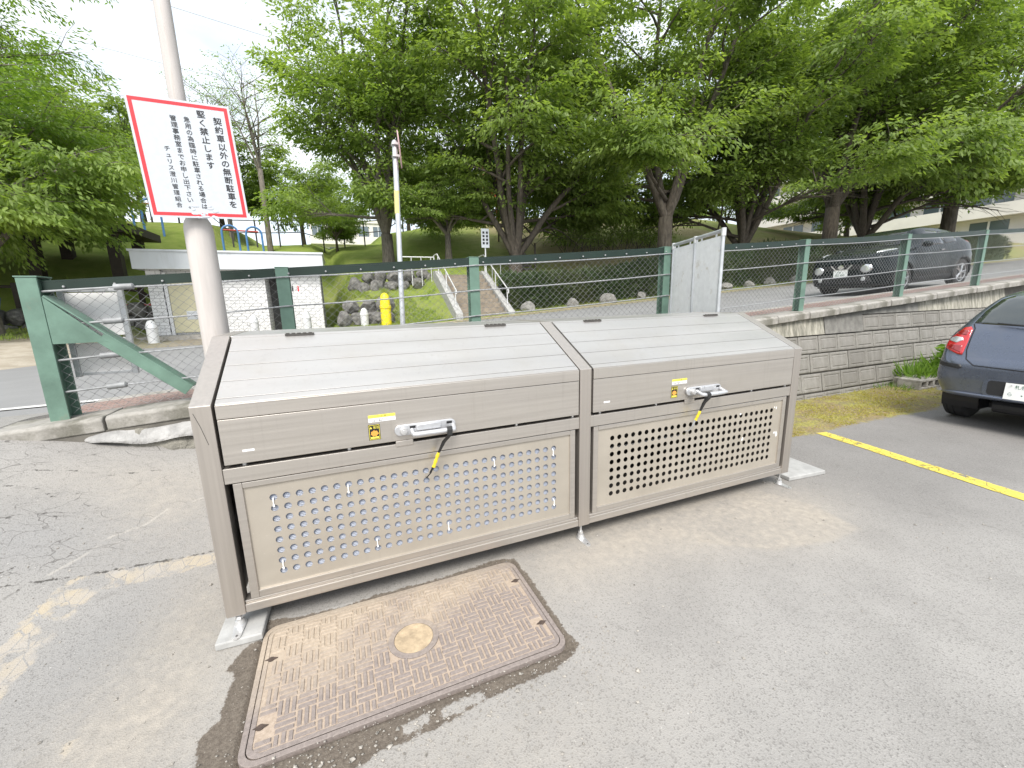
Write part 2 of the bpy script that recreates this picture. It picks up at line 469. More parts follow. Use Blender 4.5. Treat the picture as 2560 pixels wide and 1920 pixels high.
# ------------------------------------------------------------------ parking lot
MH = (0.14, 1.40, -0.66, 0.01)       # utility cover extents
def build_lot():
    xs = np.concatenate([np.linspace(-30, -3, 28)[:-1], np.linspace(-3, -1.9, 24)[:-1], np.arange(-1.9, 4.4, 0.0125), np.arange(4.4, 8.6, 0.03), np.linspace(8.6, 40, 30)])
    ys = np.concatenate([np.linspace(-40, -2, 24)[:-1], np.arange(-2, -0.95, 0.03), np.arange(-0.95, 1.1, 0.0125), np.arange(1.1, 2.3, 0.025), np.linspace(2.3, 4.2, 22)])
    X, Y = np.meshgrid(xs, ys, indexing='ij')
    x, y = X.ravel(), Y.ravel()
    z = lot_full(x, y)
    near = np.exp(-((x - 1) / 6) ** 2)
    wet_poly = [(0.13, 0.07), (0.29, 0.03), (0.49, 0.02), (0.67, 0.04), (0.95, 0.03), (1.32, 0.06), (1.42, 0.03), (1.43, -0.07), (1.435, -0.26), (1.425, -0.43), (1.43, -0.58), (1.44, -0.67), (1.40, -0.70), (1.29, -0.74), (1.16, -0.74), (0.97, -0.75), (0.85, -0.77), (0.77, -0.78), (0.59, -0.78), (0.53, -0.8), (0.39, -0.84), (0.2, -0.9), (0.05, -0.8), (0.02, -0.62), (0.0, -0.49), (0.05, -0.43), (0.05, -0.36), (0.06, -0.22), (0.02, -0.18), (0.08, -0.07), (0.15, -0.05)]
    wet = poly_sdf(x, y, wet_poly)
    isl = np.minimum(poly_sdf(x, y, [(0.80, -0.71), (0.97, -0.705), (0.98, -0.74), (0.82, -0.755)]), poly_sdf(x, y, [(0.66, -0.72), (0.77, -0.71), (0.76, -0.75), (0.68, -0.765)]))
    wet = np.maximum(wet, -isl)
    z = z - 0.006 * np.clip(-wet / 0.02, 0, 1)
    inside = (x > MH[0] - 0.01) & (x < MH[1] + 0.01) & (y > MH[2] - 0.01) & (y < MH[3] + 0.01)
    z = np.where(inside, -0.02, z)
    band = poly_sdf(x, y, [(-0.92, 0.25), (-0.90, 0.44), (-0.84, 0.63), (-0.82, 0.66), (-0.4, 0.735), (-0.22, 0.765), (0.0, 0.8), (0.0, 0.70), (-0.19, 0.66), (-0.39, 0.61), (-0.66, 0.56), (-0.72, 0.48), (-0.74, 0.29), (-0.76, 0.05), (-0.80, -0.3), (-0.95, -0.3)])
    band = np.minimum(band, poly_sdf(x, y, [(-0.45, -0.30), (-0.37, -0.31), (-0.34, -0.40), (-0.37, -0.41), (-0.42, -0.38)]))
    cr = [[(-2.2, 0.58), (-1.01, 0.655), (-0.81, 0.672), (-0.6, 0.705), (-0.37, 0.738), (-0.15, 0.78)], [(-1.9, 1.5), (-1.48, 1.53), (-1.19, 1.56), (-0.94, 1.5), (-0.66, 1.56), (-0.4, 1.5)],
          [(-1.3, 0.58), (-1.07, 0.77)], [(-1.4, 1.40), (-1.25, 1.38), (-1.13, 1.29), (-1.02, 1.34)], [(-1.6, 1.2), (-1.3, 1.1), (-1.2, 1.16), (-0.9, 1.1)], [(-1.2, 0.4), (-1.05, 0.52), (-1.0, 0.62)]]
    crack = np.min([line_dist(x, y, c) for c in cr], 0)
    scr = line_dist(x, y, [(-0.92, 0.7), (-0.83, 0.81), (-0.76, 0.94), (-0.62, 1.03), (-0.55, 1.15), (-0.3, 1.3)])
    moss = poly_sdf(x, y, [(4.0, 1.80), (9.4, 1.80), (9.36, 1.43), (8.6, 0.9), (7.6, 0.66), (7.12, 0.68), (6.61, 0.71), (5.93, 0.73), (5.25, 0.70), (4.9, 0.74), (4.0, 0.8)])
    g = lambda cx, cy, sx, sy: np.exp(-((x - cx) / sx) ** 2 - ((y - cy) / sy) ** 2)
    dirt = np.clip(1.0 * g(2.3, -0.05, 1.2, 0.35) + 0.8 * g(3.2, -0.25, 0.5, 0.35) + 0.9 * g(-0.25, -0.35, 0.30, 0.45) + 0.55 * g(-0.55, 1.15, 0.35, 0.35) + 0.35 * g(-0.9, 1.5, 0.5, 0.25) + 0.4 * g(0.7, -1.0, 0.9, 0.3) + 0.6 * g(-0.15, 0.3, 0.2, 0.4), 0, 1)
    dirt = np.clip(dirt + 0.8 * np.clip(-poly_sdf(x, y, [(2.9, 0.1), (3.50, 0.02), (3.64, -0.3), (3.59, -0.64), (3.28, -0.655), (2.84, -0.57), (2.5, -0.3)]) / 0.04, 0, 1) * 0.7, 0, 1)
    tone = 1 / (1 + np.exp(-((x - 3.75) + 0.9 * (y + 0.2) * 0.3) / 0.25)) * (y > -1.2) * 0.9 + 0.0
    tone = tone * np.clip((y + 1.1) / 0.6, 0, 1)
    grey = np.clip(g(-0.9, 0.95, 0.9, 0.28) + g(-0.5, 0.15, 0.28, 0.5), 0, 1)
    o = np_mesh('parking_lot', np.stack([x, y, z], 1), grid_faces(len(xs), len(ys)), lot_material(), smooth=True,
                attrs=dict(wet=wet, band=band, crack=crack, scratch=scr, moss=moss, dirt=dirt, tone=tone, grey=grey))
    return struct(o)

def lot_material():
    t = NT('worn_asphalt')
    agg = t.n('TexVoronoi'); agg.inputs['Scale'].default_value = 190; t.lk(t.co(), agg.inputs['Vector'])
    aggc = t.n('SeparateColor'); t.lk(agg.outputs['Color'], aggc.inputs[0])
    fine = t.noise(260, 3, 0.7)
    med = t.noise(22, 5, 0.65)
    big = t.noise(1.7, 6, 0.6)
    base = t.mix(t.rng(big, 0.3, 0.7), (0.245, 0.237, 0.225), (0.315, 0.305, 0.29))
    base = t.mix(t.attr('grey'), base, (0.25, 0.247, 0.243))
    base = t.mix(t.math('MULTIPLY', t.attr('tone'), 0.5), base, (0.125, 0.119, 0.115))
    base = t.mix(t.rng(aggc.outputs[0], 0.55, 1.0, 0, 0.32), base, (0.34, 0.33, 0.315))
    base = t.mix(t.rng(aggc.outputs[1], 0.72, 1.0, 0, 0.45), base, (0.075, 0.07, 0.066))
    base = t.mix(t.rng(fine, 0.62, 0.72, 0, 0.5), base, (0.42, 0.41, 0.39))
    # grit and pale flecks
    fl = t.noise(75, 2, 0.5)
    base = t.mix(t.rng(fl, 0.73, 0.76, 0, 0.7), base, (0.5, 0.49, 0.46))
    spot = t.noise(48, 2, 0.5, t.mapped((1, 1.3, 1)))
    base = t.mix(t.rng(spot, 0.755, 0.78, 0, 0.7), base, (0.06, 0.055, 0.05))
    # blown dust
    dm = t.math('MULTIPLY', t.attr('dirt'), t.rng(t.math('ADD', t.math('MULTIPLY', med, 0.6), t.math('MULTIPLY', big, 0.7)), 0.42, 0.8, 0.25, 1.0))
    base = t.mix(dm, base, t.mix(t.rng(med, 0.35, 0.65), (0.30, 0.272, 0.232), (0.375, 0.342, 0.295)))
    # dark blotches
    bl = t.noise(7, 6, 0.7, None, 0.6)
    base = t.mix(t.rng(bl, 0.60, 0.75, 0, 0.38), base, (0.10, 0.094, 0.085))
    # crumbled old paint strip
    bn = t.math('ADD', t.attr('band'), t.math('MULTIPLY', t.math('SUBTRACT', med, 0.5), 0.10))
    chips = t.n('TexVoronoi'); chips.feature = 'DISTANCE_TO_EDGE'; chips.inputs['Scale'].default_value = 17
    t.lk(t.mapped((1, 0.55, 1), (0, 0, 0.5)), chips.inputs['Vector'])
    bm = t.math('MULTIPLY', t.rng(bn, -0.008, 0.004, 1, 0), t.rng(chips.outputs['Distance'], 0.012, 0.04))
    bm = t.math('MULTIPLY', bm, t.rng(t.noise(9, 4, 0.6), 0.40, 0.52, 0.0, 1.0))
    base = t.mix(t.math('MULTIPLY', bm, 0.75), base, t.mix(t.rng(t.noise(5, 4), 0.38, 0.62), (0.37, 0.345, 0.315), (0.43, 0.365, 0.265)))
    # cracks and one pale scratch
    wob = t.math('MULTIPLY', t.math('SUBTRACT', t.noise(30, 4, 0.7), 0.5), 0.05)
    ck = t.math('ABSOLUTE', t.math('ADD', t.attr('crack'), wob))
    ckm = t.math('MULTIPLY', t.rng(ck, 0.002, 0.007, 1, 0), t.rng(t.noise(6, 2), 0.38, 0.5))
    base = t.mix(t.math('MULTIPLY', ckm, 0.8), base, (0.035, 0.032, 0.028))
    hair = t.n('TexVoronoi'); hair.feature = 'DISTANCE_TO_EDGE'; hair.inputs['Scale'].default_value = 6.5
    wv = t.n('Vector' + 'Math'); wv.operation = 'MULTIPLY_ADD'
    nz = t.n('TexNoise'); nz.inputs['Scale'].default_value = 9; t.lk(t.co(), nz.inputs['Vector'])
    t.lk(nz.outputs['Color'], wv.inputs[0]); wv.inputs[1].default_value = (0.16, 0.16, 0); t.lk(t.mapped((0.7, 1.7, 1)), wv.inputs[2])
    t.lk(wv.outputs[0], hair.inputs['Vector'])
    xyz = t.n('SeparateXYZ'); t.lk(t.co(), xyz.inputs[0])
    leftmask = t.math('MULTIPLY', t.rng(xyz.outputs[0], -0.75, -0.35, 1, 0), t.rng(xyz.outputs[1], 0.55, 0.75))
    hm = t.math('MULTIPLY', t.math('MULTIPLY', t.rng(hair.outputs['Distance'], 0.004, 0.018, 1, 0), t.rng(t.noise(4.5, 3), 0.45, 0.56)), leftmask)
    base = t.mix(t.math('MULTIPLY', hm, 0.6), base, (0.06, 0.055, 0.05))
    sm = t.math('MULTIPLY', t.rng(t.math('ABSOLUTE', t.math('ADD', t.attr('scratch'), t.math('MULTIPLY', wob, 0.4))), 0.003, 0.011, 1, 0), t.rng(t.noise(14, 3), 0.42, 0.52))
    base = t.mix(t.math('MULTIPLY', sm, 0.35), base, (0.5, 0.47, 0.42))
    # moss and dry needles by the wall
    ms = t.math('ADD', t.attr('moss'), t.math('MULTIPLY', t.math('SUBTRACT', t.noise(11, 5, 0.7), 0.5), 0.22))
    mossc = t.mix(t.rng(t.noise(2.2, 6, 0.7), 0.44, 0.56), (0.38, 0.365, 0.075), (0.32, 0.235, 0.135))
    mossc = t.mix(t.rng(t.noise(7, 6, 0.75), 0.49, 0.62, 0, 0.85), mossc, (0.20, 0.17, 0.125))
    mossc = t.mix(t.rng(t.noise(34, 5, 0.8), 0.40, 0.60), tuple(c * 0.45 for c in (0.36, 0.31, 0.12)), mossc)  # fine dark noise paints the shaded relief of the moss
    base = t.mix(t.rng(ms, -0.03, 0.02, 0.95, 0), base, mossc)
    # soil round the utility cover
    ws = t.math('ADD', t.attr('wet'), t.math('MULTIPLY', t.math('SUBTRACT', t.noise(34, 5, 0.7), 0.5), 0.055))
    wm = t.rng(ws, -0.003, 0.003, 1, 0)
    soil = t.mix(t.rng(t.noise(90, 4, 0.7), 0.35, 0.7), (0.095, 0.079, 0.064), (0.175, 0.15, 0.122))
    soil = t.mix(t.rng(t.noise(110, 2), 0.70, 0.74), soil, (0.40, 0.37, 0.33))
    base = t.mix(wm, base, soil)
    h = t.math('ADD', t.math('MULTIPLY', agg.outputs['Distance'], 0.7), t.math('MULTIPLY', med, 0.6))
    h = t.math('SUBTRACT', h, t.math('MULTIPLY', t.math('ADD', ckm, hm), 0.9))
    return t.bsdf(base, 0.88, 0, t.bump(h, 0.45, 0.004), 0.3)
build_lot()

# painted bay line: real sheet a few millimetres over the asphalt, worn through in places
def line_material():
    t = NT('worn_yellow_road_paint')
    cr = t.n('TexVoronoi'); cr.feature = 'DISTANCE_TO_EDGE'; cr.inputs['Scale'].default_value = 9
    nz = t.n('TexNoise'); nz.inputs['Scale'].default_value = 14; t.lk(t.co(), nz.inputs['Vector'])
    wv = t.n('VectorMath'); wv.operation = 'MULTIPLY_ADD'; t.lk(nz.outputs['Color'], wv.inputs[0]); wv.inputs[1].default_value = (0.12, 0.12, 0); t.lk(t.co(), wv.inputs[2])
    t.lk(wv.outputs[0], cr.inputs['Vector'])
    n2 = t.noise(8, 4)
    gap = t.math('MULTIPLY', t.rng(cr.outputs['Distance'], 0.012, 0.03, 1, 0), t.rng(n2, 0.36, 0.46))
    gap = t.math('MAXIMUM', gap, t.rng(t.noise(26, 5, 0.75), 0.66, 0.69))
    c = t.mix(t.rng(t.noise(60, 4, 0.7), 0.4, 0.7), (0.60, 0.48, 0.07), (0.70, 0.59, 0.15))
    m = t.bsdf(c, 0.6, 0, None, 0.4)
    tr = t.n('BsdfTransparent'); ms = t.n('MixShader'); t.lk(gap, ms.inputs[0]); t.lk(t.b.outputs[0], ms.inputs[1]); t.lk(tr.outputs[0], ms.inputs[2]); t.lk(ms.outputs[0], t.out.inputs['Surface'])
    return m
def strip(name, a, b, w, zf, mat, n=40):
    a, b = np.array(a, float), np.array(b, float); d = (b - a) / np.linalg.norm(b - a); nrm = np.array([-d[1], d[0]])
    rng = np.random.RandomState(5)
    ts = np.linspace(0, 1, n)
    L = np.array([a + (b - a) * t + nrm * (w / 2 + rng.uniform(-.004, .004)) for t in ts]); Rr = np.array([a + (b - a) * t - nrm * (w / 2 + rng.uniform(-.004, .004)) for t in ts])
    P = np.empty((2 * n, 2)); P[0::2] = L; P[1::2] = Rr
    z = zf(P[:, 0], P[:, 1])
    f = np.array([(2 * i, 2 * i + 1, 2 * i + 3, 2 * i + 2) for i in range(n - 1)])
    return struct(np_mesh(name, np.stack([P[:, 0], P[:, 1], z], 1), f, mat))
YL = line_material()
strip('bay_line', (5.36, 0.70), (4.62, -3.6), 0.145, lambda x, y: lot_full(x, y) + 0.0045, YL, 140)

# ------------------------------------------------------------------ road, pavement, hillside
def sheet(name, xs, ys, zf, mat):
    X, Y = np.meshgrid(xs, ys, indexing='ij'); x, y = X.ravel(), Y.ravel()
    return struct(np_mesh(name, np.stack([x, y, zf(x, y)], 1), grid_faces(len(xs), len(ys)), mat, smooth=True))
def road_mat():
    t = NT('road_asphalt')
    big = t.noise(0.8, 5, 0.6); fine = t.noise(60, 3, 0.7)
    c = t.mix(t.rng(big, 0.3, 0.7), (0.21, 0.21, 0.212), (0.26, 0.26, 0.26))
    c = t.mix(t.rng(fine, 0.45, 0.7, 0, 0.4), c, (0.30, 0.30, 0.295))
    return t.bsdf(c, 0.85, 0, t.bump(fine, 0.3, 0.01), 0.3)
sheet('road', np.concatenate([np.linspace(-60, -1, 40), np.linspace(0, 90, 40)]), np.array([3.3, 4.0, 5, 6.5, 8, 10, 12.15]), lambda x, y: road_z(x), road_mat())
def pave_mat():
    t = NT('pink_interlocking_pavers')
    br = t.n('TexBrick'); br.inputs['Scale'].default_value = 5.0; br.inputs['Mortar Size'].default_value = 0.03
    br.inputs['Color1'].default_value = (0.27, 0.175, 0.155, 1); br.inputs['Color2'].default_value = (0.33, 0.225, 0.20, 1); br.inputs['Mortar'].default_value = (0.15, 0.12, 0.10, 1)
    t.lk(t.co(), br.inputs['Vector'])
    c = t.mix(t.rng(t.noise(3, 5), 0.4, 0.7, 0, 0.5), br.outputs['Color'], (0.30, 0.26, 0.23))
    return t.bsdf(c, 0.85, 0, t.bump(br.outputs['Fac'], 0.4, -0.01), 0.3)
pavement = sheet('pavement', np.linspace(-1.75, 60, 60), np.array([2.18, 2.7, 3.24]), lambda x, y: wall_top(x) - 0.075, pave_mat())
ks = MB()
ks.bx(0, 0.592, 0, 0.17, -0.25, 0.0)
k0 = None
for i in range(34):
    x = -1.7 + 0.6 * i
    if k0 is None:
        k0 = ks.build('kerb_stone', M['concrete'], pavement, bevel=0.012)
        o = k0
    else:
        o = share(k0, parent=pavement)
    o.location = (x, 3.24, wall_top(x) - 0.068); o.rotation_euler = (0, -math.atan(0.066), 0)
WL = pmat('white_road_paint', (0.62, 0.62, 0.60), 0.7, var=0.15, vs_=12)
SL = pmat('sandy_gutter', (0.40, 0.34, 0.25), 0.9, var=0.25, vs_=5)
strip('road_edge_line', (-30, 3.95), (-1.9, 3.95), 0.12, lambda x, y: road_z(x) + 0.012, WL)
strip('far_road_line', (-1.0, 11.35), (70, 11.35), 0.13, lambda x, y: road_z(x) + 0.006, YL, 60)
strip('gutter', (-1.0, 11.85), (70, 11.85), 0.45, lambda x, y: road_z(x) + 0.010, SL, 60)

def grass_mat():
    t = NT('park_lawn')
    big = t.noise(0.35, 5, 0.6); med = t.noise(2.2, 5, 0.65); fine = t.noise(40, 4, 0.75, t.mapped((1, 1, 0.35)))
    c = t.mix(t.rng(med, 0.35, 0.65), (0.22, 0.30, 0.055), (0.29, 0.35, 0.085))
    c = t.mix(t.rng(t.attr('dry'), 0.0, 1.0), c, t.mix(t.rng(med, 0.3, 0.7), (0.29, 0.26, 0.12), (0.37, 0.32, 0.18)))
    c = t.mix(t.rng(t.attr('sand'), 0.0, 1.0), c, t.mix(t.rng(med, 0.3, 0.7), (0.31, 0.27, 0.21), (0.40, 0.355, 0.29)))
    c = t.mix(t.rng(fine, 0.4, 0.7, 0, 0.55), c, t.mix(0.5, c, (0.05, 0.07, 0.012)))
    return t.bsdf(c, 0.95, 0, t.bump(t.math('ADD', fine, t.math('MULTIPLY', med, 1.5)), 0.9, 0.06), 0.2)
def build_hill():
    xs = np.concatenate([np.linspace(-140, -14, 26)[:-1], np.arange(-14, 36, 0.25), np.linspace(36, 180, 30)])
    ys = np.concatenate([[12.1, 12.3], np.arange(12.5, 30, 0.25), np.linspace(30, 240, 34)])
    X, Y = np.meshgrid(xs, ys, indexing='ij'); x, y = X.ravel(), Y.ravel()
    n = fbm(x * 0.25, y * 0.25, 4)
    dry = np.clip((x - 6.5) / 2, 0, 1) * np.clip((n - 0.25) * 3, 0.3, 1) + 0.35 * np.clip((n - 0.5) * 4, 0, 1)
    sand = np.clip(1.2 - np.abs(x + 2.6) / 5.5, 0, 1) * np.clip((15.6 - y) / 0.8, 0, 1) + np.clip((-4.5 - x) / 0.5, 0, 1) * np.clip((13.3 - y + (n - .5) * 2) / 0.4, 0, 1)
    return struct(np_mesh('hillside', np.stack([x, y, hill_z(x, y)], 1), grid_faces(len(xs), len(ys)), grass_mat(), smooth=True, attrs=dict(dry=np.clip(dry, 0, 1), sand=np.clip(sand, 0, 1))))
build_hill()
def sand_mat():
    t = NT('sandy_path')
    med = t.noise(3, 6, 0.65); fine = t.noise(60, 3, 0.7)
    c = t.mix(t.rng(med, 0.35, 0.65), (0.33, 0.29, 0.23), (0.44, 0.395, 0.33))
    c = t.mix(t.rng(fine, 0.55, 0.75, 0, 0.5), c, (0.22, 0.17, 0.12))
    return t.bsdf(c, 0.95, 0, t.bump(fine, 0.4, 0.02), 0.2)
sheet('sandy_path', np.concatenate([np.linspace(-60, -9, 20), np.linspace(-8.5, -4.4, 16)]), np.linspace(8.5, 12.35, 12), lambda x, y: hill_z(x, y) - 0.01 + 0.02 * np.clip((12.3 - y), 0, 0.1) * 10 * 0 + 0.012 * (y < 12.2), sand_mat())

# ------------------------------------------------------------------ retaining wall of concrete blocks
def block_mat():
    t = NT('stained_wall_block')
    oi = t.n('ObjectInfo')
    n1 = t.noise(9, 5, 0.65); sq = t.n('VectorMath'); sq.operation = 'ADD'; t.lk(t.mapped((3.2, 3.2, 0.5)), sq.inputs[0]); t.lk(t.math('MULTIPLY', oi.outputs['Random'], 37.0), sq.inputs[1]); st = t.noise(3.2, 5, 0.7, sq.outputs[0])
    sp = t.n('VectorMath'); sp.operation = 'ADD'; t.lk(t.mapped((7, 7, 0.9)), sp.inputs[0]); t.lk(t.math('MULTIPLY', oi.outputs['Random'], 60.0), sp.inputs[1])
    eff = t.noise(1.0, 6, 0.7, sp.outputs[0])
    c = t.mix(oi.outputs['Random'], (0.205, 0.197, 0.18), (0.27, 0.26, 0.24))
    c = t.mix(t.rng(n1, 0.35, 0.7, 0, 0.6), c, (0.155, 0.147, 0.13))
    c = t.mix(t.rng(st, 0.5, 0.72, 0, 0.5), c, (0.33, 0.32, 0.295))
    c = t.mix(t.rng(eff, 0.62, 0.74, 0, 0.6), c, (0.46, 0.45, 0.42))
    return t.bsdf(c, 0.93, 0, t.bump(t.noise(70, 4, 0.7), 0.5, 0.008), 0.25)
M['block'] = block_mat()
M['joint'] = pmat('dark_wall_joint', (0.12, 0.112, 0.097), 0.95, var=0.25, vs_=8, bump=0.5, bs=40)
M['render'] = pmat('stained_render_patch', (0.36, 0.345, 0.29), 0.92, var=0.3, vs_=4, stretch=(6, 6, 0.7), bump=0.5, bs=50, dirt=(0.13, 0.125, 0.10), dirt_amt=0.6)
M['render_grey'] = pmat('grey_render_patch', (0.185, 0.18, 0.165), 0.92, var=0.25, vs_=9, bump=0.4, bs=60)
def fy(z): return 1.73 + 0.2 * z           # battered face
wall = empty('retaining_wall', (6, 1.9, 0)); tag(wall, 'grey concrete block retaining wall carrying the green fence behind the bin', 'wall')
IM = wall.matrix_world
def wl(o):
    o.parent = wall; o.matrix_parent_inverse = Matrix.Translation((-6, -1.9, 0)); return o
core = MB()
xsw = [-1.72, 0.2, 2, 6, 12, 20, 30]
for a, b in zip(xsw[:-1], xsw[1:]):
    za, zb = wall_top(a) - 0.10, wall_top(b) - 0.10
    core.add([(a, fy(-.3) + .03, -.3), (b, fy(-.3) + .03, -.3), (b, fy(zb) + .03, zb), (a, fy(za) + .03, za), (a, 2.17, -.3), (b, 2.17, -.3), (b, 2.17, zb), (a, 2.17, za)],
             [(0, 1, 2, 3), (4, 7, 6, 5), (3, 2, 6, 7), (0, 3, 7, 4), (1, 5, 6, 2)])
wl(core.build('backing', M['joint'], fixn=True))
# one block: raised square panel with a rim groove
def block_mesh(w, h, d=0.03):
    m = MB()
    def ring(i, y): return [(i, y, i), (w - i, y, i), (w - i, y, h - i), (i, y, h - i)]
    vs_ = ring(0, 0) + ring(0.0, -d * 0.75) + ring(0.012, -d) + ring(0.036, -d) + ring(0.043, -d * 0.72) + ring(0.052, -d * 0.72) + ring(0.062, -d * 1.0)
    fs = []
    for k in range(6):
        for i in range(4):
            j = (i + 1) % 4; fs.append((k * 4 + i, k * 4 + j, (k + 1) * 4 + j, (k + 1) * 4 + i))
    fs.append((24, 25, 26, 27))
    m.add(vs_, fs); return m
blk = None
rows = [(-0.20, 0.264), (0.08, 0.264), (0.36, 0.264), (0.635, 0.250), (0.90, 0.250), (1.165, 0.25), (1.43, 0.25), (1.70, 0.25)]
rb = random.Random(11)
tilt = math.atan(0.2)
protos = {}
for ri, (z0, h) in enumerate(rows):
    x = 3.3 + (0.225 if ri % 2 else 0.0)
    if ri == 0: x = 3.55
    while x < 16.5:
        if z0 + h < wall_top(x) - 0.13 and not (ri == 4 and x < 8.2) and not (ri == 5 and x < 13):
            if h not in protos:
                protos[h] = block_mesh(0.438, h).build('block', M['block'], fixn=True); o = protos[h]
            else:
                o = protos[h].copy(); COL.objects.link(o)
            wl(o)
            o.location = (x, fy(z0) + 0.03 + rb.uniform(-.004, .004), z0); o.rotation_euler = (-tilt, rb.uniform(-.006, .006), rb.uniform(-.008, .008))
        x += 0.45
def wedge(name, x0, x1, zb, mat, off):
    m = MB(); xs_ = np.linspace(x0, x1, 8)
    for a, b in zip(xs_[:-1], xs_[1:]):
        za, zc = wall_top(a) - .105, wall_top(b) - .105
        if zc - zb < .02: continue
        za = max(za, zb + .004)
        m.add([(a, fy(zb) + off, zb), (b, fy(zb) + off, zb), (b, fy(zc) + off, zc), (a, fy(za) + off, za)], [(0, 1, 2, 3)])
    return wl(m.build(name, mat, fixn=False))
wedge('render_patch', 3.2, 7.25, 0.905, M['render'], -0.012)
wedge('render_patch', 7.26, 8.2, 0.905, M['render_grey'], -0.016)
wedge('render_patch', 8.21, 9.8, 1.165, M['render_grey'], -0.012)
wedge('render_patch', 9.81, 12.95, 1.165, M['render'], -0.010)
# coping in lengths with open joints
cp = MB()
cp.add([(0, -.06, 0), (.645, -.06, 0), (.645, -.06, .085), (0, -.06, .085), (0, -.03, .105), (.645, -.03, .105), (0, .30, .105), (.645, .30, .105), (0, .30, 0), (.645, .30, 0)],
       [(0, 1, 2, 3), (3, 2, 5, 4), (4, 5, 7, 6), (6, 7, 9, 8), (0, 8, 9, 1), (0, 3, 4, 6, 8), (1, 9, 7, 5, 2)])
c0 = None
x = -1.72
while x < 18:
    if c0 is None: c0 = cp.build('coping_stone', M['concrete'], bevel=0.008); o = c0
    else: o = c0.copy(); COL.objects.link(o)
    wl(o); o.location = (x, 1.935 + rb.uniform(-.006, .006), wall_top(x) - .102 + rb.uniform(-.004, .004)); o.rotation_euler = (rb.uniform(-.02, .02), -math.atan(.066), rb.uniform(-.01, .01))
    x += 0.66
# left end: mortar fillet and rubble under the coping
def lump(name, x0, x1, zt, zb, yf, depth, mat, seed, amp):
    nx, nz = 60, 14
    xs_ = np.linspace(x0, x1, nx); ts = np.linspace(0, 1, nz)
    X, T = np.meshgrid(xs_, ts, indexing='ij')
    top, bot = zt(X), zb(X)
    Z = top + (bot - top) * T
    end = np.clip((X - x0) / 0.25, 0, 1) ** 0.5
    Yv = yf - depth * np.sin(np.clip(T, 0, 1) * math.pi * 0.55) * end - amp * (fbm(X * 9 + seed, Z * 14, 4) - .35) * end
    o = np_mesh(name, np.stack([X.ravel(), Yv.ravel(), Z.ravel()], 1), grid_faces(nx, nz), mat, smooth=True)
    return wl(o)
lump('mortar_fillet', -1.28, 0.6, lambda x: wall_top(x) - .095 + 0 * x, lambda x: lot_z(x, 1.9) - .01 + np.clip((x + 1.15) / .3, 0, 1) * (.055 + 0.04 * np.sin(x * 9)) + np.maximum(0, (x + .5)) * .18, 1.95, 0.14, M['mortar'], 3, 0.05)
lump('rubble_footing', -1.1, 0.6, lambda x: lot_z(x, 1.9) + .16 + 0 * x, lambda x: lot_z(x, 1.85) - .03, 1.93, 0.10, M['rubble'], 9, 0.08)
# ------------------------------------------------------------------ placing helpers
def adopt(o, thing):
    """child given in world coordinates"""
    o.parent = thing
    o.matrix_parent_inverse = (Matrix.Translation(thing.location) @ thing.rotation_euler.to_matrix().to_4x4()).inverted()
    return o

def text_mesh(name, body, size, mat, parent=None, spacing=1.0, line=1.0, align='CENTER', bold=0.0, thick=0.0):
    cu = bpy.data.curves.new(name + '_curve', 'FONT'); cu.body = body; cu.size = size; cu.align_x = align
    cu.space_line = line; cu.space_character = spacing; cu.resolution_u = 3; cu.offset = bold; cu.extrude = thick
    tmp = bpy.data.objects.new('tmp', cu); COL.objects.link(tmp)
    dg = bpy.context.evaluated_depsgraph_get(); dg.update()
    me = bpy.data.meshes.new_from_object(tmp.evaluated_get(dg))
    bpy.data.objects.remove(tmp); me.name = name
    me.materials.clear(); me.materials.append(mat)
    o = bpy.data.objects.new(name, me); COL.objects.link(o)
    if parent is not None: o.parent = parent
    return o

# ------------------------------------------------------------------ green fence with chain link and cables
FY = 2.10
fence = empty('cable_fence', (-1.37, FY, wall_top(-1.37))); tag(fence, 'green post fence with chain-link mesh and steel cables along the roadside', 'fence')
SLP = math.atan(0.066)
POSTS = [0.20, 1.895, 4.34, 6.89, 9.42, 11.95, 14.5, 17.05]
FH = 1.005
pm = MB()
pm.bx(-.05, .05, -.05, -.039, 0, FH); pm.bx(-.006, .006, -.0385, .0385, 0, FH); pm.bx(-.05, .05, .039, .05, 0, FH); pm.bx(-.052, .052, -.052, .052, FH + .001, FH + .008)
p0 = None
for x in POSTS:
    if p0 is None: p0 = pm.build('post', M['green'], fence, bevel=.002); o = p0
    else: o = p0.copy(); COL.objects.link(o)
    adopt(o, fence); o.location = (x, FY, wall_top(x))
# end post: heavy H section
em = MB()
em.bx(-.055, .055, -.085, -.07, -.02, 1.03); em.bx(-.006, .006, -.0695, .0695, -.02, 1.03); em.bx(-.055, .055, .07, .085, -.02, 1.03); em.bx(-.062, .062, -.09, .09, 1.031, 1.04)
o = adopt(em.build('end_post', M['green'], bevel=.002), fence); o.location = (-1.375, FY, wall_top(-1.375))
br = MB()
A, B, A2, B2 = (-1.315, 1.60), (-.545, .87), (-1.06, 1.26), (-.60, .775)
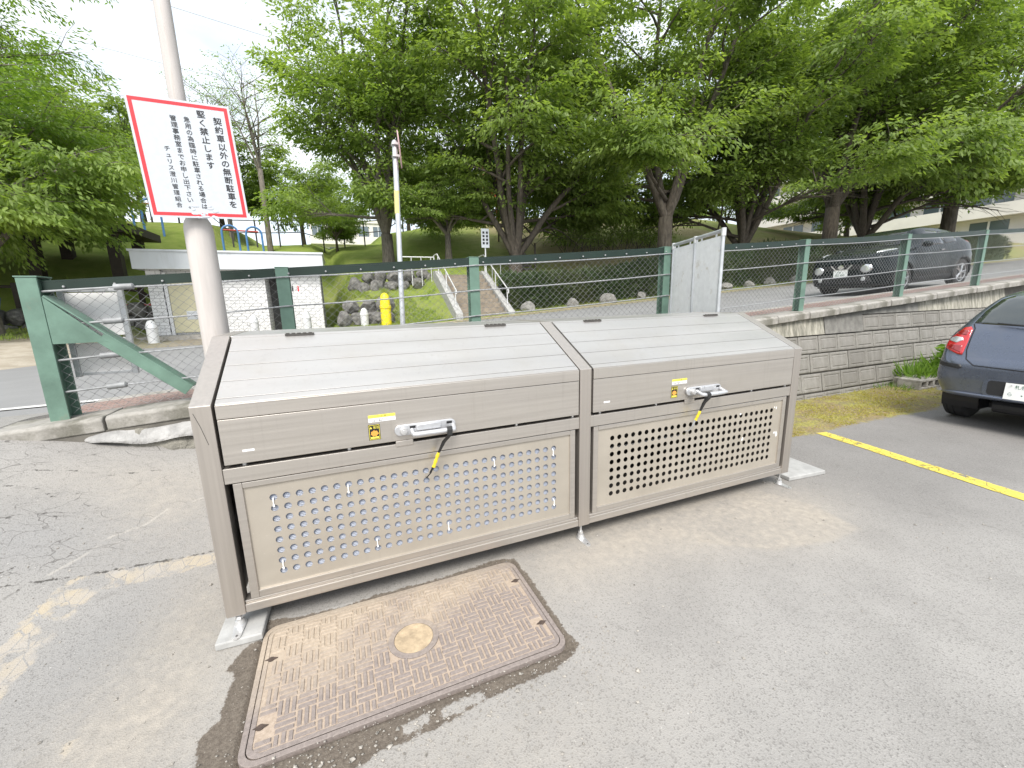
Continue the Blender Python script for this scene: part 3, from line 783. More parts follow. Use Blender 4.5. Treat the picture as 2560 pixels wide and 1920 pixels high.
# gusset plate
br.prism([(-1.318, 1.60), (-1.00, 1.262), (-1.318, 1.262)], lambda a, b: (a, FY - .082, b), lambda a, b: (a, FY - .070, b))
adopt(br.build('gusset_plate', M['green'], bevel=.002), fence)
br = MB()
d = Vector((B[0] - A[0], 0, B[1] - A[1])).normalized(); nrm = Vector((-d.z, 0, d.x))
a0 = Vector((A[0], FY, A[1])); b0 = Vector((B[0], FY, B[1]))
def ob(m, p, q, n, w, y0, y1):
    m.add([p + Vector((0, y0, 0)), q + Vector((0, y0, 0)), q + n * w + Vector((0, y0, 0)), p + n * w + Vector((0, y0, 0)),
           p + Vector((0, y1, 0)), q + Vector((0, y1, 0)), q + n * w + Vector((0, y1, 0)), p + n * w + Vector((0, y1, 0))],
          [(0, 1, 2, 3), (7, 6, 5, 4), (0, 4, 5, 1), (3, 2, 6, 7), (0, 3, 7, 4), (1, 5, 6, 2)])
if nrm.z > 0: nrm = -nrm
mid = a0.lerp(b0, .38)
ob(br, mid, b0, nrm, .078, -.0805, -.069)
ob(br, a0, b0, -nrm, .012, -.082, .05)
adopt(br.build('diagonal_brace', M['green'], bevel=.002), fence)
# top rail, one angle bar per bay
bays = [-1.375] + POSTS
for a, b in zip(bays[:-1], bays[1:]):
    m = MB(); x0, x1 = a + .055, b - .055
    def zz(x): return wall_top(x) + FH
    for (y0, y1, t0, t1) in ((-.045, .045, -.012, 0), (-.045, -.036, -.072, -.013)):
        m.add([(x0, FY + y0, zz(x0) + t0), (x1, FY + y0, zz(x1) + t0), (x1, FY + y1, zz(x1) + t0), (x0, FY + y1, zz(x0) + t0),
               (x0, FY + y0, zz(x0) + t1), (x1, FY + y0, zz(x1) + t1), (x1, FY + y1, zz(x1) + t1), (x0, FY + y1, zz(x0) + t1)],
              [(0, 3, 2, 1), (4, 5, 6, 7), (0, 1, 5, 4), (2, 3, 7, 6), (0, 4, 7, 3), (1, 2, 6, 5)])
    adopt(m.build('top_rail', M['green_shade']), fence)
# hook bolts under the rail
hb = MB(); hb.lathe([(.008, 0), (.008, .012), (.004, .014)], 6, rot=Matrix.Rotation(R(90), 3, 'X'))
h0 = None
for i in range(30):
    x = -1.2 + i * .29
    if h0 is None: h0 = hb.build('hook_bolt', M['wire'], fence); o = h0
    else: o = h0.copy(); COL.objects.link(o)
    adopt(o, fence); o.location = (x, FY - .045, wall_top(x) + FH - .05)
# cables, rods and turnbuckles at the end post
for fr in (.925, .685, .435, .20):
    zc = lambda x: wall_top(x) + fr * FH
    m = MB(); xs_ = [-1.05 + .10 * (fr > .9)] + POSTS
    pts = []
    for a, b in zip(xs_[:-1], xs_[1:]):
        for k in range(4):
            x = a + (b - a) * k / 4; pts.append((x, FY - .058, zc(x) - .012 * math.sin(math.pi * k / 4)))
    m.tube(pts, .0065, 6)
    adopt(m.build('cable', M['cable'], smooth=True), fence)
    m = MB(); xa = -1.32; xb = -.93 - .06 * (fr < .5) + (.1 if fr > .9 else 0)
    m.tube([(xa, FY - .058, zc(xa)), (xb, FY - .058, zc(xb))], .008, 8)
    adopt(m.build('tension_rod', M['rod']), fence)
    m = MB(); m.tube([(xb - .09, FY - .058, zc(xb - .09)), (xb - .085, FY - .058, zc(xb - .085)), (xb + .025, FY - .058, zc(xb + .025)), (xb + .035, FY - .058, zc(xb + .035))], [.013, .023, .023, .012], 10)
    adopt(m.build('turnbuckle', M['rod'], smooth=True), fence)
# chain-link mesh: one zigzag wire per half diamond
def chain_link():
    P, Q = .0385, .033
    nw = int((17.0 + 1.33) / P); nz = 29
    k = np.arange(nz)
    rng = np.random.RandomState(8)
    allv, allf = [], []
    ang = np.array([0, 2.094, 4.189]); r_ = .0022
    for i in range(nw):
        x0 = -1.33 + i * P
        xs_ = x0 + ((k + i) % 2) * (P * 1.06) + rng.normal(0, .0012, nz)
        zs = wall_top(xs_) + .025 + k * Q + rng.normal(0, .001, nz)
        ys_ = FY - .02 + np.where((k + i) % 2 == 0, .0022, -.0022) + .010 * np.sin(x0 * 3.1 + k * .2)
        v = np.empty((nz, 3, 3))
        for j, a in enumerate(ang):
            v[:, j, 0] = xs_ + r_ * np.cos(a); v[:, j, 1] = ys_ + r_ * np.sin(a); v[:, j, 2] = zs
        b = i * nz * 3
        ii = np.arange(nz - 1)[:, None] * 3 + b
        f = np.concatenate([np.stack([ii[:, 0] + j, ii[:, 0] + (j + 1) % 3, ii[:, 0] + 3 + (j + 1) % 3, ii[:, 0] + 3 + j], 1) for j in range(3)])
        allv.append(v.reshape(-1, 3)); allf.append(f)
    o = np_mesh('wire_mesh', np.concatenate(allv), np.concatenate(allf), M['wire'], smooth=True)
    return adopt(o, fence)
chain_link()

# notice board fixed to the back of the fence, seen from behind
nb = empty('notice_board', (-1.13, 2.30, 1.0)); tag(nb, 'blank white back of a framed notice board fixed behind the fence end', 'notice board')
for x in (-1.32, -.965):
    m = MB(); m.bx(x - .018, x + .018, 2.245, 2.275, .985, 1.665); adopt(m.build('upright', M['galv'], bevel=.003), nb)
m = MB(); m.bx(-1.30, -.985, 2.251, 2.266, 1.30, 1.63); adopt(m.build('panel', M['white_print'], bevel=.002), nb)
m = MB(); m.bx(-1.30, -.985, 2.251, 2.266, 1.01, 1.245); adopt(m.build('panel', M['white_print'], bevel=.002), nb)
for z in (1.27, 1.005, 1.648):
    m = MB(); m.bx(-1.301, -.984, 2.247, 2.27, z - .011, z + .011); adopt(m.build('crosspiece', M['galv'], bevel=.002), nb)

# ------------------------------------------------------------------ garbage bin
ZB, HK, HT, D1, D2, PW = .11, 1.097, 1.349, .5086, 1.0, .077
BX = [0.0, 1.85, 3.70]
gbin = empty('garbage_bin', (0, 0, 0)); tag(gbin, 'long bronze aluminium garbage bin with two lids and perforated front doors', 'garbage bin')
def frame_poly(i):
    """profile (y,z) inset by i"""
    s_ = math.atan2(HT - HK, D1)
    k1 = i * math.tan((math.pi / 2 - s_) / 2)
    return [(i, ZB + i * .0), (i, HK - k1), (D1 - i * math.tan(s_ / 2) + i * .0, HT - i), (D2 - i, HT - i), (D2 - i, ZB)]
for x in BX:
    m = MB(); po, pi_ = frame_poly(0), frame_poly(.075)
    n = 5
    for X0 in (x, x + PW):
        pass
    vs_ = [(X, y, z) for X in (x, x + PW) for poly in (po, pi_) for (y, z) in poly]
    fs = []
    for i in range(n - 1):
        j = i + 1
        fs += [(i, j, n + j, n + i), (2 * n + i, 3 * n + i, 3 * n + j, 2 * n + j), (i, 2 * n + i, 2 * n + j, j), (n + i, n + j, 3 * n + j, 3 * n + i)]
    fs += [(0, n, 3 * n, 2 * n), (n - 1, 2 * n + n - 1, 3 * n + n - 1, n + n - 1)]
    m.add(vs_, fs)
    m.build('side_frame', M['alu_post'], gbin, bevel=.0025)
for x in (BX[0] + .03, BX[2] + PW - .045):
    m = MB(); m.prism(frame_poly(.06), lambda a, b: (x, a, b), lambda a, b: (x + .012, a, b)); m.build('side_panel', M['alu'], gbin)
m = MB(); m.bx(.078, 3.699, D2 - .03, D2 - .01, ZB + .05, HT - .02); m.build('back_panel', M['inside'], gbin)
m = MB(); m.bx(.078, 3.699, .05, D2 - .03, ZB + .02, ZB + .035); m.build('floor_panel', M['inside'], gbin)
def hole_panel(x0, x1, z0, z1, hx0, hx1, hz0, hz1, nc, nr, r_, y):
    """sheet with real round holes"""
    px, pz = (hx1 - hx0) / (nc - 1), (hz1 - hz0) / (nr - 1)
    gx0, gx1, gz0, gz1 = hx0 - px / 2, hx1 + px / 2, hz0 - pz / 2, hz1 + pz / 2
    N = 20
    ang = np.linspace(0, 2 * math.pi, N, endpoint=False) + math.pi / 4
    sq = []
    for a in ang:
        c, s_ = math.cos(a), math.sin(a); k = 1 / max(abs(c), abs(s_)); sq.append((c * k * px / 2, s_ * k * pz / 2))
    sq = np.array(sq)
    ci = np.stack([np.cos(ang) * r_, np.sin(ang) * r_], 1)
    V_, F_ = [], []
    for i in range(nc):
        for j in range(nr):
            cx, cz = hx0 + i * px, hz0 + j * pz; b = len(V_) * 3 * N
            v = np.zeros((3 * N, 3)); v[:N, 0] = cx + sq[:, 0]; v[:N, 2] = cz + sq[:, 1]; v[N:2 * N, 0] = cx + ci[:, 0]; v[N:2 * N, 2] = cz + ci[:, 1]
            v[2 * N:] = v[N:2 * N]; v[:2 * N, 1] = y; v[2 * N:, 1] = y + .0016
            k = np.arange(N); k2 = (k + 1) % N
            F_.append(np.stack([b + k, b + k2, b + N + k2, b + N + k], 1)); F_.append(np.stack([b + N + k, b + N + k2, b + 2 * N + k2, b + 2 * N + k], 1))
            V_.append(v)
    Vc = np.concatenate(V_); n0 = len(Vc)
    q = np.array([(x0, y, z0), (x1, y, z0), (x1, y, z1), (x0, y, z1), (gx0, y, gz0), (gx1, y, gz0), (gx1, y, gz1), (gx0, y, gz1)])
    F_.append(n0 + np.array([(0, 1, 5, 4), (1, 2, 6, 5), (2, 3, 7, 6), (3, 0, 4, 7)]))
    return np_mesh('perforated_panel', np.concatenate([Vc, q]), np.concatenate(F_), M['alu_panel'], gbin)
def zz_line(pts, r_, n=6):
    m = MB(); m.tube(pts, r_, n); return m
slope = Vector((0, D1, HT - HK)).normalized(); snor = Vector((0, -slope.z, slope.y))
SLEN = math.hypot(D1, HT - HK)
for bi, x in enumerate(BX[:2]):
    L0, L1 = x + PW + .013, x + 1.85 - .009
    lid = MB()
    # front flange, two extrusions with a fine joint
    lid.bx(L0, L1, -.004, .022, 1.0335, HK - .002); lid.bx(L0, L1, -.002, .022, .83, 1.0305)
    lid.bx(L0 + .001, L1 - .001, .0225, .03, .84, HK - .02)
    lid_o = lid.build('lid', M['alu'], gbin, bevel=.002)
    # slats of the sloping top
    bounds = [.002, .040, .166, .292, .418, .544]
    for a, b in zip(bounds[:-1], bounds[1:]):
        s_ = MB(); p = Vector((0, 0, HK)) + slope * (a + .0016); q = Vector((0, 0, HK)) + slope * (b - .0016)
        lo = -snor * .022
        s_.add([(L0, *p.yz), (L1, *p.yz), (L1, *q.yz), (L0, *q.yz)] + [(L0, *(p + lo).yz), (L1, *(p + lo).yz), (L1, *(q + lo).yz), (L0, *(q + lo).yz)],
               [(0, 1, 2, 3), (7, 6, 5, 4), (0, 4, 5, 1), (3, 2, 6, 7), (0, 3, 7, 4), (1, 5, 6, 2)])
        s_.build('slat', M['alu_top'], lid_o, bevel=.0012)
    # under-skin so the interior stays dark
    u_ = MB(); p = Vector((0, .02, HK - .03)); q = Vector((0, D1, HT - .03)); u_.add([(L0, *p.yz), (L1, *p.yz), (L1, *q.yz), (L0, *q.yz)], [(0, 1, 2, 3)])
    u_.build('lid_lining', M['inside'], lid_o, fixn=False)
    # flat top strip, hinges
    t_ = MB(); t_.bx(x + PW + .002, x + 1.85 - .001, D1 + .002, D2 - .012, HT - .03, HT - .001); t_.build('top_strip', M['alu_top'], gbin, bevel=.002)
    t_ = MB(); p = Vector((0, 0, HK)) + slope * .547; t_.add([(L0, *p.yz), (L1, *p.yz), (L1, D1 - .001, HT - .001), (L0, D1 - .001, HT - .001), (L0, p.y, p.z - .02), (L1, p.y, p.z - .02), (L1, D1 - .001, HT - .03), (L0, D1 - .001, HT - .03)], [(0, 1, 2, 3), (0, 4, 5, 1), (0, 3, 7, 4), (1, 5, 6, 2), (4, 7, 6, 5)])
    t_.build('hinge_rail', M['alu_top'], gbin)
    for hx in (.40, 1.52):
        h = MB(); c = Vector((0, 0, HK)) + slope * .546
        h.bx(x + hx - .07, x + hx + .07, c.y - .010, c.y + .012, c.z - .002, c.z + .009)
        for k in range(5): h.bx(x + hx - .065 + k * .027, x + hx - .048 + k * .027, c.y - .012, c.y - .004, c.z + .009, c.z + .013)
        h.build('hinge', M['inside'], gbin)
    # cross bar, gap bumpers, latch keeper
    c = MB(); c.bx(x + PW + .001, x + 1.85 - .001, .004, .06, .743, .812); c.build('cross_bar', M['alu'], gbin, bevel=.002)
    for bxx in (.10, .53, 1.40, 1.76):
        h = MB(); h.lathe([(.009, .8125), (.009, .828), (.006, .830)], 8, (x + PW + bxx - .02, .03, 0)); h.build('rubber_bumper', M['zinc'], gbin)
    h = MB(); h.bx(x + .80, x + .885, -.003, .0035, .800, .829); h.build('latch_keeper', M['alu'], gbin, bevel=.003)
    # door: frame, perforated sheet, sill
    fx0, fx1, fz0, fz1 = x + .104, x + 1.826, .172, .738; w = .034
    for nm, a in (('door_stile', (fx0, fx0 + w, .010, .04, fz0, fz1)), ('door_stile', (fx1 - w, fx1, .010, .04, fz0, fz1)), ('door_rail', (fx0 + w + .0008, fx1 - w - .0008, .0095, .04, fz1 - w * .75, fz1)), ('door_rail', (fx0 + w + .0008, fx1 - w - .0008, .0095, .04, fz0, fz0 + w))):
        m = MB(); m.bx(*a); m.build(nm, M['alu'], gbin, bevel=.002)
    hp = hole_panel(fx0 + w - .004, fx1 - w + .004, fz0 + w - .004, fz1 - w * .75 + .004, x + .248, x + 1.686, .2725, .6425, 28, 8, .0158, .020)
    m = MB(); m.bx(x + PW + .001, x + 1.85 - .001, .002, .07, .113, .155); m.bx(x + PW + .001, x + 1.85 - .001, .010, .07, .1551, .170); m.build('sill', M['alu'], gbin, bevel=.003)
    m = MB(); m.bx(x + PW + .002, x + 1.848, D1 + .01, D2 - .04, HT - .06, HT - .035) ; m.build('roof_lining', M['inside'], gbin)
    if bi == 0:
        nz = 2 * 66 + 1
        zs = np.linspace(.215, .712, nz); ys_ = .031 + .0018 * np.cos(np.arange(nz) * math.pi)
        v = np.concatenate([np.stack([np.full(nz, X), ys_, zs], 1) for X in (fx0 + .03, fx1 - .03)])
        k = np.arange(nz - 1); f = np.stack([k, k + nz, k + nz + 1, k + 1], 1)
        np_mesh('backing_sheet', v, f, M['plastic_white'], gbin)
        px, pz = 1.438 / 27, .37 / 7
        for (ci, top) in ((0, 1), (6, 1), (20, 1), (27, 1), (0, 0), (8, 0), (15, 0), (27, 0)):
            cx = x + .248 + ci * px; zt = .6425 if top else .6425 - 6 * pz; zb_ = zt - pz
            dx = random.uniform(-.006, .006)
            m = MB(); m.tube([(cx, .045, zt - .003), (cx + dx, .022, zt - .006), (cx + dx, .0155, zt - .012), (cx + dx, .0155, zb_ + .012), (cx, .022, zb_ + .006), (cx, .045, zb_ + .003)], .0026, 5)
            m.bx(cx + dx - .004, cx + dx + .004, .012, .018, zb_ + .010, zb_ + .019)
            m.build('cable_tie', M['tie'], hp)
    else:
        # scraps of old tape on the right-hand door
        for (cx, cz, w_, h_) in ((x + 1.735, .655, .012, .028), (x + 1.762, .445, .022, .045), (x + 1.36, .655, .022, .012), (x + 1.40, .46, .02, .035), (x + 1.715, .662, .008, .014), (x + 1.74, .46, .02, .018)):
            m = MB(); n = 9; rr = random.Random(int(cx * 1e4))
            m.add([(cx, .0192, cz)] + [(cx + w_ / 2 * math.cos(6.283 * k / n) * rr.uniform(.5, 1.3), .0192, cz + h_ / 2 * math.sin(6.283 * k / n) * rr.uniform(.5, 1.3)) for k in range(n)], [(0, 1 + k, 1 + (k + 1) % n) for k in range(n)])
            m.build('tape_residue', M['tie'], hp)
    # handle
    hd = MB(); hx, hz = x + .797, .885
    N = 10
    outl = [(hx + .027 + .027 * math.cos(a), hz + .027 * math.sin(a)) for a in np.linspace(math.pi / 2, 3 * math.pi / 2, N)] + [(hx + .277 + .027 * math.cos(a), hz + .027 * math.sin(a)) for a in np.linspace(-math.pi / 2, math.pi / 2, N)]
    hd.prism(outl, lambda a, b: (a, -.004, b), lambda a, b: (a, -.020, b))
    hd.bx(hx + .105, hx + .225, -.033, -.021, hz - .008, hz + .024)
    ho = hd.build('handle_plate', M['handle'], lid_o, smooth=True, bevel=.003)
    m = MB(); m.lathe([(.018, 0), (.018, .022), (.015, .026)], 16, (hx + .042, -.018, hz), Matrix.Rotation(R(90), 3, 'X')); m.lathe([(.009, .0265), (.008, .029)], 12, (hx + .042, -.018, hz), Matrix.Rotation(R(90), 3, 'X')); m.build('lock_cylinder', M['zinc'], ho, smooth=True)
    m = MB(); z = hz - .016; yo = -.052 if bi == 0 else -.075
    m.tube([(hx + .083, -.018, hz - .002), (hx + .083, yo + .012, z), (hx + .088, yo, z - .002), (hx + .10, yo, z - .003), (hx + .19, yo - .002, z - .003), (hx + .27, yo, z - .003), (hx + .284, yo, z - .002), (hx + .288, yo + .012, z), (hx + .288, -.018, hz - .002)], [.012, .012, .0125, .013, .0135, .013, .0125, .012, .012], 12)
    m.build('bail', M['handle'], ho, smooth=True)
    for sx in (.085, .268):
        m = MB(); m.bx(hx + sx - .012, hx + sx + .016, -.0215, -.0205, hz + .006, hz + .018); m.build('pivot_slot', M['black_print'], ho)
    # stickers
    def flat(nm, x0, x1, z0, z1, mat, y=-.0026, par=None):
        m = MB(); m.add([(x0, y, z0), (x1, y, z0), (x1, y, z1), (x0, y, z1)], [(0, 1, 2, 3)]); return m.build(nm, mat, par if par is not None else lid_o, fixn=False)
    c1 = flat('caution_sticker', x + .683, x + .808, .940, .975, M['white_print'])
    flat('yellow_band', x + .683, x + .808, .960, .975, M['yellow_print'], -.0030, lid_o)
    t1 = text_mesh('sticker_text', '！  注  意', .010, M['black_print'], lid_o); t1.location = (x + .745, -.0034, .9638); t1.rotation_euler = (R(90), 0, 0)
    for k, w_ in enumerate((.108, .09)):
        zz0 = .9525 - k * .0075
        t1 = text_mesh('sticker_text', 'ハンドルで手をはさまないよう' if k == 0 else '注意して閉めてください。', .0078, M['black_print'], lid_o); t1.location = (x + .745, -.0034, zz0 - .002); t1.rotation_euler = (R(90), 0, 0)
    flat('warning_sticker', x + .679, x + .733, .852, .929, M['black_print'], -.0026)
    for a in ((.682, .730, .9245, .9265), (.682, .730, .8545, .8565), (.682, .684, .8566, .9244), (.728, .730, .8566, .9244)): flat('sticker_border', x + a[0], x + a[1], a[2], a[3], M['yellow_print'], -.0030)
    t1 = text_mesh('sticker_text', '▲ 警告', .0135, M['yellow_print'], lid_o); t1.location = (x + .706, -.0032, .9085); t1.rotation_euler = (R(90), 0, 0)
    m = MB(); rr = random.Random(4); n = 22
    m.add([(x + .706, -.0032, .885)] + [(x + .706 + (.016 if k % 3 else .0185) * math.cos(6.283 * k / n), -.0032, .885 + (.013 if k % 3 else .0165) * math.sin(6.283 * k / n)) for k in range(n)], [(0, 1 + k, 1 + (k + 1) % n) for k in range(n)]); m.build('hand_pictogram', M['orange_print'], lid_o, fixn=False)
    flat('sticker_bar', x + .687, x + .725, .8595, .8685, M['yellow_print'], -.0030)
    flat('serial_sticker', x + .163, x + .208, .881, .891, M['white_print'], -.0026)
# a long scratch on the left post
m = MB(); m.tube([(.012, -.0006, 1.07), (.03, -.0006, 1.01), (.048, -.0006, .93)], .0011, 4); m.build('scratch', M['inside'], gbin)
# feet
for x in BX:
    cx = x + PW / 2; zf = .036 if x == 0 else .002
    m = MB(); m.lathe([(.007, zf + .01), (.007, ZB + .01)], 8, (cx, .04, 0)); m.lathe([(.016, zf + .035), (.016, zf + .05)], 6, (cx, .04, 0)); m.lathe([(.024, zf + .006), (.02, zf + .028), (.008, zf + .034)], 14, (cx, .04, 0))
    outl = [(cx + .026 * math.cos(a), .045 + .026 * math.sin(a)) for a in np.linspace(0, math.pi, 10)] + [(cx - .017 + .017 * (1 - math.cos(a)), -.045 - .016 * math.sin(a)) for a in np.linspace(0, math.pi, 8)]
    m.prism(outl, lambda a, b: (a, b, zf), lambda a, b: (a, b, zf + .006)); m.lathe([(.005, zf + .0065), (.005, zf + .0075)], 8, (cx, -.042, 0), mi=1)
    m.build('foot', [M['zinc'], M['inside']], gbin, smooth=True)
for x in BX:
    m = MB(); m.lathe([(.02, -.05), (.02, ZB)], 8, (x + PW / 2, D2 - .05, 0)); m.build('rear_foot', M['zinc'], gbin)

# concrete paver slabs
def slab(label, x0, y0, w, d, rz, h=.034):
    m = MB(); m.bx(0, w, 0, d, 0, h); o = m.build('paving_slab', M['paver'], bevel=.006); o.location = (x0, y0, .001); o.rotation_euler = (0, 0, rz); tag(o, label, 'slab', 'paving slabs by the bin'); return o
slab('small grey concrete slab under the left foot of the bin', -.045, -.055, .185, .30, R(-2))
slab('grey concrete slab lying beside the right end of the bin', 3.86, .035, .40, .34, R(-5))

# straps with hooks hung on the handles
def strap(dx, label, hook_mat, pts):
    e = empty('hook_strap', (dx, -.03, .6)); tag(e, label, 'strap', 'hook straps on the bin handles')
    P = [Vector(p) for p in pts]
    m = MB()
    # flat loop round the bail, narrowing to the tape
    def ribbon(path, ws, th=.004):
        vs_, fs = [], []
        for p, w_ in zip(path, ws):
            p = Vector(p); vs_ += [p + Vector((-w_ / 2, -th / 2, 0)), p + Vector((w_ / 2, -th / 2, 0)), p + Vector((w_ / 2, th / 2, 0)), p + Vector((-w_ / 2, th / 2, 0))]
        for i in range(len(path) - 1):
            for k in range(4):
                k2 = (k + 1) % 4; fs.append((i * 4 + k, i * 4 + k2, i * 4 + 4 + k2, i * 4 + 4 + k))
        fs += [(0, 1, 2, 3), tuple(len(vs_) - 4 + k for k in (3, 2, 1, 0))]
        m.add(vs_, fs)
    b = P[0]; yt = P[1]
    ribbon([b + Vector((.004, -.002, .018)), b + Vector((.002, -.018, .006)), b + Vector((0, -.019, -.02)), b.lerp(yt, .5) + Vector((0, -.008, 0)), yt + Vector((0, -.002, 0))], [.026, .027, .026, .020, .012], .004)
    ribbon([b + Vector((.004, .002, .018)), b + Vector((.006, .016, .004)), b + Vector((.006, .012, -.03)), b.lerp(yt, .5) + Vector((.002, .004, 0)), yt + Vector((0, .003, 0))], [.026, .026, .024, .018, .010], .004)
    adopt(m.build('band', M['black_rubber'], smooth=False), e)
    m = MB(); n = 9
    m.tube([yt.lerp(P[2], k / (n - 1)) for k in range(n)], [.0085 + .0015 * ((k * 7) % 3 - 1) for k in range(n)], 8); adopt(m.build('tape_wrap', M['yellow_tape'], smooth=True), e)
    m = MB(); m.tube(P[2:], .0032, 6); m.tube([P[2] + Vector((-.004, 0, .005)), P[3] + Vector((-.006, 0, 0))], .003, 6); adopt(m.build('wire_hook', hook_mat, smooth=True), e)
strap(1.05, 'black strap with yellow tape hanging from the left lid handle', M['black_rubber'], [(1.055, -.052, .866), (1.000, -.040, .752), (.972, -.030, .676), (.958, -.024, .645), (.945, -.018, .630), (.940, -.004, .615), (.940, .03, .605)])
strap(2.77, 'black strap with yellow tape hanging from the right lid handle', M['galv'], [(2.765, -.075, .866), (2.738, -.052, .754), (2.722, -.034, .690), (2.712, -.026, .650), (2.706, -.016, .628), (2.700, -.004, .610), (2.698, .03, .60)])

# ------------------------------------------------------------------ utility cover in the asphalt
def cover_mat(name, a, b, rough=.75, soilk=1.0):
    t = NT(name)
    n1 = t.noise(70, 4, 0.7); big = t.noise(3.2, 5, 0.6)
    xyz = t.n('SeparateXYZ'); t.lk(t.co(), xyz.inputs[0])
    c = t.mix(t.rng(n1, .35, .65), a, b)
    # sand lies thicker towards the bin and the left
    g_ = t.math('ADD', t.math('MULTIPLY', xyz.outputs[1], 1.5), t.math('MULTIPLY', xyz.outputs[0], -.45))
    dm = t.rng(t.math('ADD', g_, t.math('MULTIPLY', big, 1.9)), .0, .66, .15, .97)
    sand = t.mix(t.rng(n1, .3, .7), (.355, .295, .23), (.47, .40, .32))
    c = t.mix(dm, c, sand)
    # wet soil washed over the left corners
    def blob(cx, cy, r_):
        dx = t.math('SUBTRACT', xyz.outputs[0], cx); dy = t.math('SUBTRACT', xyz.outputs[1], cy)
        return t.math('SUBTRACT', t.math('SQRT', t.math('ADD', t.math('MULTIPLY', dx, dx), t.math('MULTIPLY', dy, dy))), r_)
    so = t.math('MINIMUM', t.math('MINIMUM', blob(-.45, -.36, .14), blob(-.25, -.40, .10)), t.math('MINIMUM', blob(-.60, .16, .10), blob(-.52, .28, .12)))
    so = t.math('ADD', so, t.math('MULTIPLY', t.math('SUBTRACT', t.noise(26, 4, .6), .5), .09))
    c = t.mix(t.math('MULTIPLY', t.rng(so, -.004, .006, 1, 0), soilk), c, (.085, .068, .052))
    return t.bsdf(c, rough, .15, t.bump(n1, .5, .002), .35)
CM = cover_mat('rusty_cast_iron', (.19, .165, .16), (.265, .23, .22), .75, .15); CD = cover_mat('sand_filled_iron', (.34, .27, .21), (.45, .37, .30))
x0, x1, y0, y1 = MH
cover = empty('utility_cover', ((x0 + x1) / 2, (y0 + y1) / 2, 0)); tag(cover, 'rusty rectangular cast iron utility cover set in the asphalt before the bin', 'manhole cover')
def rrect(x0, x1, y0, y1, r_, n=6):
    o = []
    for cx, cy, a0 in ((x1 - r_, y1 - r_, 0), (x0 + r_, y1 - r_, 90), (x0 + r_, y0 + r_, 180), (x1 - r_, y0 + r_, 270)):
        for k in range(n + 1):
            a = R(a0 + 90 * k / n); o.append((cx + r_ * math.cos(a), cy + r_ * math.sin(a)))
    return o
def ringp(m, po, pi_, z0, z1):
    n = len(po)
    m.add([(*p, z1) for p in po] + [(*p, z1) for p in pi_] + [(*p, z0) for p in po] + [(*p, z0) for p in pi_],
          [f for i in range(n) for j in [(i + 1) % n] for f in ((i, j, n + j, n + i), (2 * n + i, 2 * n + j, j, i), (n + i, n + j, 3 * n + j, 3 * n + i))])
m = MB(); ringp(m, rrect(x0, x1, y0, y1, .06), rrect(x0 + .020, x1 - .020, y0 + .020, y1 - .020, .048), -.03, .0015); adopt(m.build('frame', CM, bevel=.002), cover)
m = MB(); m.prism(rrect(x0 + .023, x1 - .023, y0 + .023, y1 - .023, .046), lambda a, b: (a, b, -.03), lambda a, b: (a, b, -.001)); adopt(m.build('plate', CD), cover)
m = MB(); ringp(m, rrect(x0 + .023, x1 - .023, y0 + .023, y1 - .023, .046), rrect(x0 + .040, x1 - .040, y0 + .040, y1 - .040, .036), -.003, .0025); adopt(m.build('rim', CM, bevel=.0015), cover)
tr = MB(); cell = .0705; bw = .0165
nx, ny = int((x1 - x0 - .10) / cell) + 1, int((y1 - y0 - .10) / cell) + 1
ox, oy = (x0 + x1) / 2 - nx * cell / 2, (y0 + y1) / 2 - ny * cell / 2
keys = [(x0 + .05, -.20), (x0 + .055, -.52), (x1 - .05, -.165), (x1 - .055, -.49)]
DC = (.775, -.335)
for i in range(nx):
    for j in range(ny):
        for k in range(3):
            cx, cy = ox + (i + .5) * cell, oy + (j + .5) * cell
            off = (k - 1) * cell / 3
            if (i + j) % 2: c_, s_ = (cx + off, cy), (bw, cell * .90 if k != 1 else cell * 1.02)
            else: c_, s_ = (cx, cy + off), (cell * .90 if k != 1 else cell * 1.02, bw)
            if math.hypot(c_[0] - DC[0], c_[1] - DC[1]) < .125: continue
            if any(math.hypot(c_[0] - a, c_[1] - b) < .04 for a, b in keys): continue
            hx, hy = s_[0] / 2, s_[1] / 2; e_ = .0025
            lx0, lx1, ly0, ly1 = max(c_[0] - hx, x0 + .045), min(c_[0] + hx, x1 - .045), max(c_[1] - hy, y0 + .045), min(c_[1] + hy, y1 - .045)
            if lx1 - lx0 < .011 or ly1 - ly0 < .011: continue
            c_ = ((lx0 + lx1) / 2, (ly0 + ly1) / 2); hx, hy = (lx1 - lx0) / 2, (ly1 - ly0) / 2; zt, zb_ = .0035, -.002
            tr.add([(c_[0] - hx, c_[1] - hy, zb_), (c_[0] + hx, c_[1] - hy, zb_), (c_[0] + hx, c_[1] + hy, zb_), (c_[0] - hx, c_[1] + hy, zb_),
                    (c_[0] - hx + e_, c_[1] - hy + e_, zt), (c_[0] + hx - e_, c_[1] - hy + e_, zt), (c_[0] + hx - e_, c_[1] + hy - e_, zt), (c_[0] - hx + e_, c_[1] + hy - e_, zt)],
                   [(4, 5, 6, 7), (0, 1, 5, 4), (1, 2, 6, 5), (2, 3, 7, 6), (3, 0, 4, 7)])
adopt(tr.build('tread_bars', CM, fixn=False), cover)
m = MB(); m.lathe([(.085, -.003), (.085, .003), (.083, .0035)], 40, (*DC, 0)); adopt(m.build('concrete_disc', pmat('sandy_disc', (.42, .33, .22), .9, var=.2, vs_=20, bump=.4, bs=90)), cover)
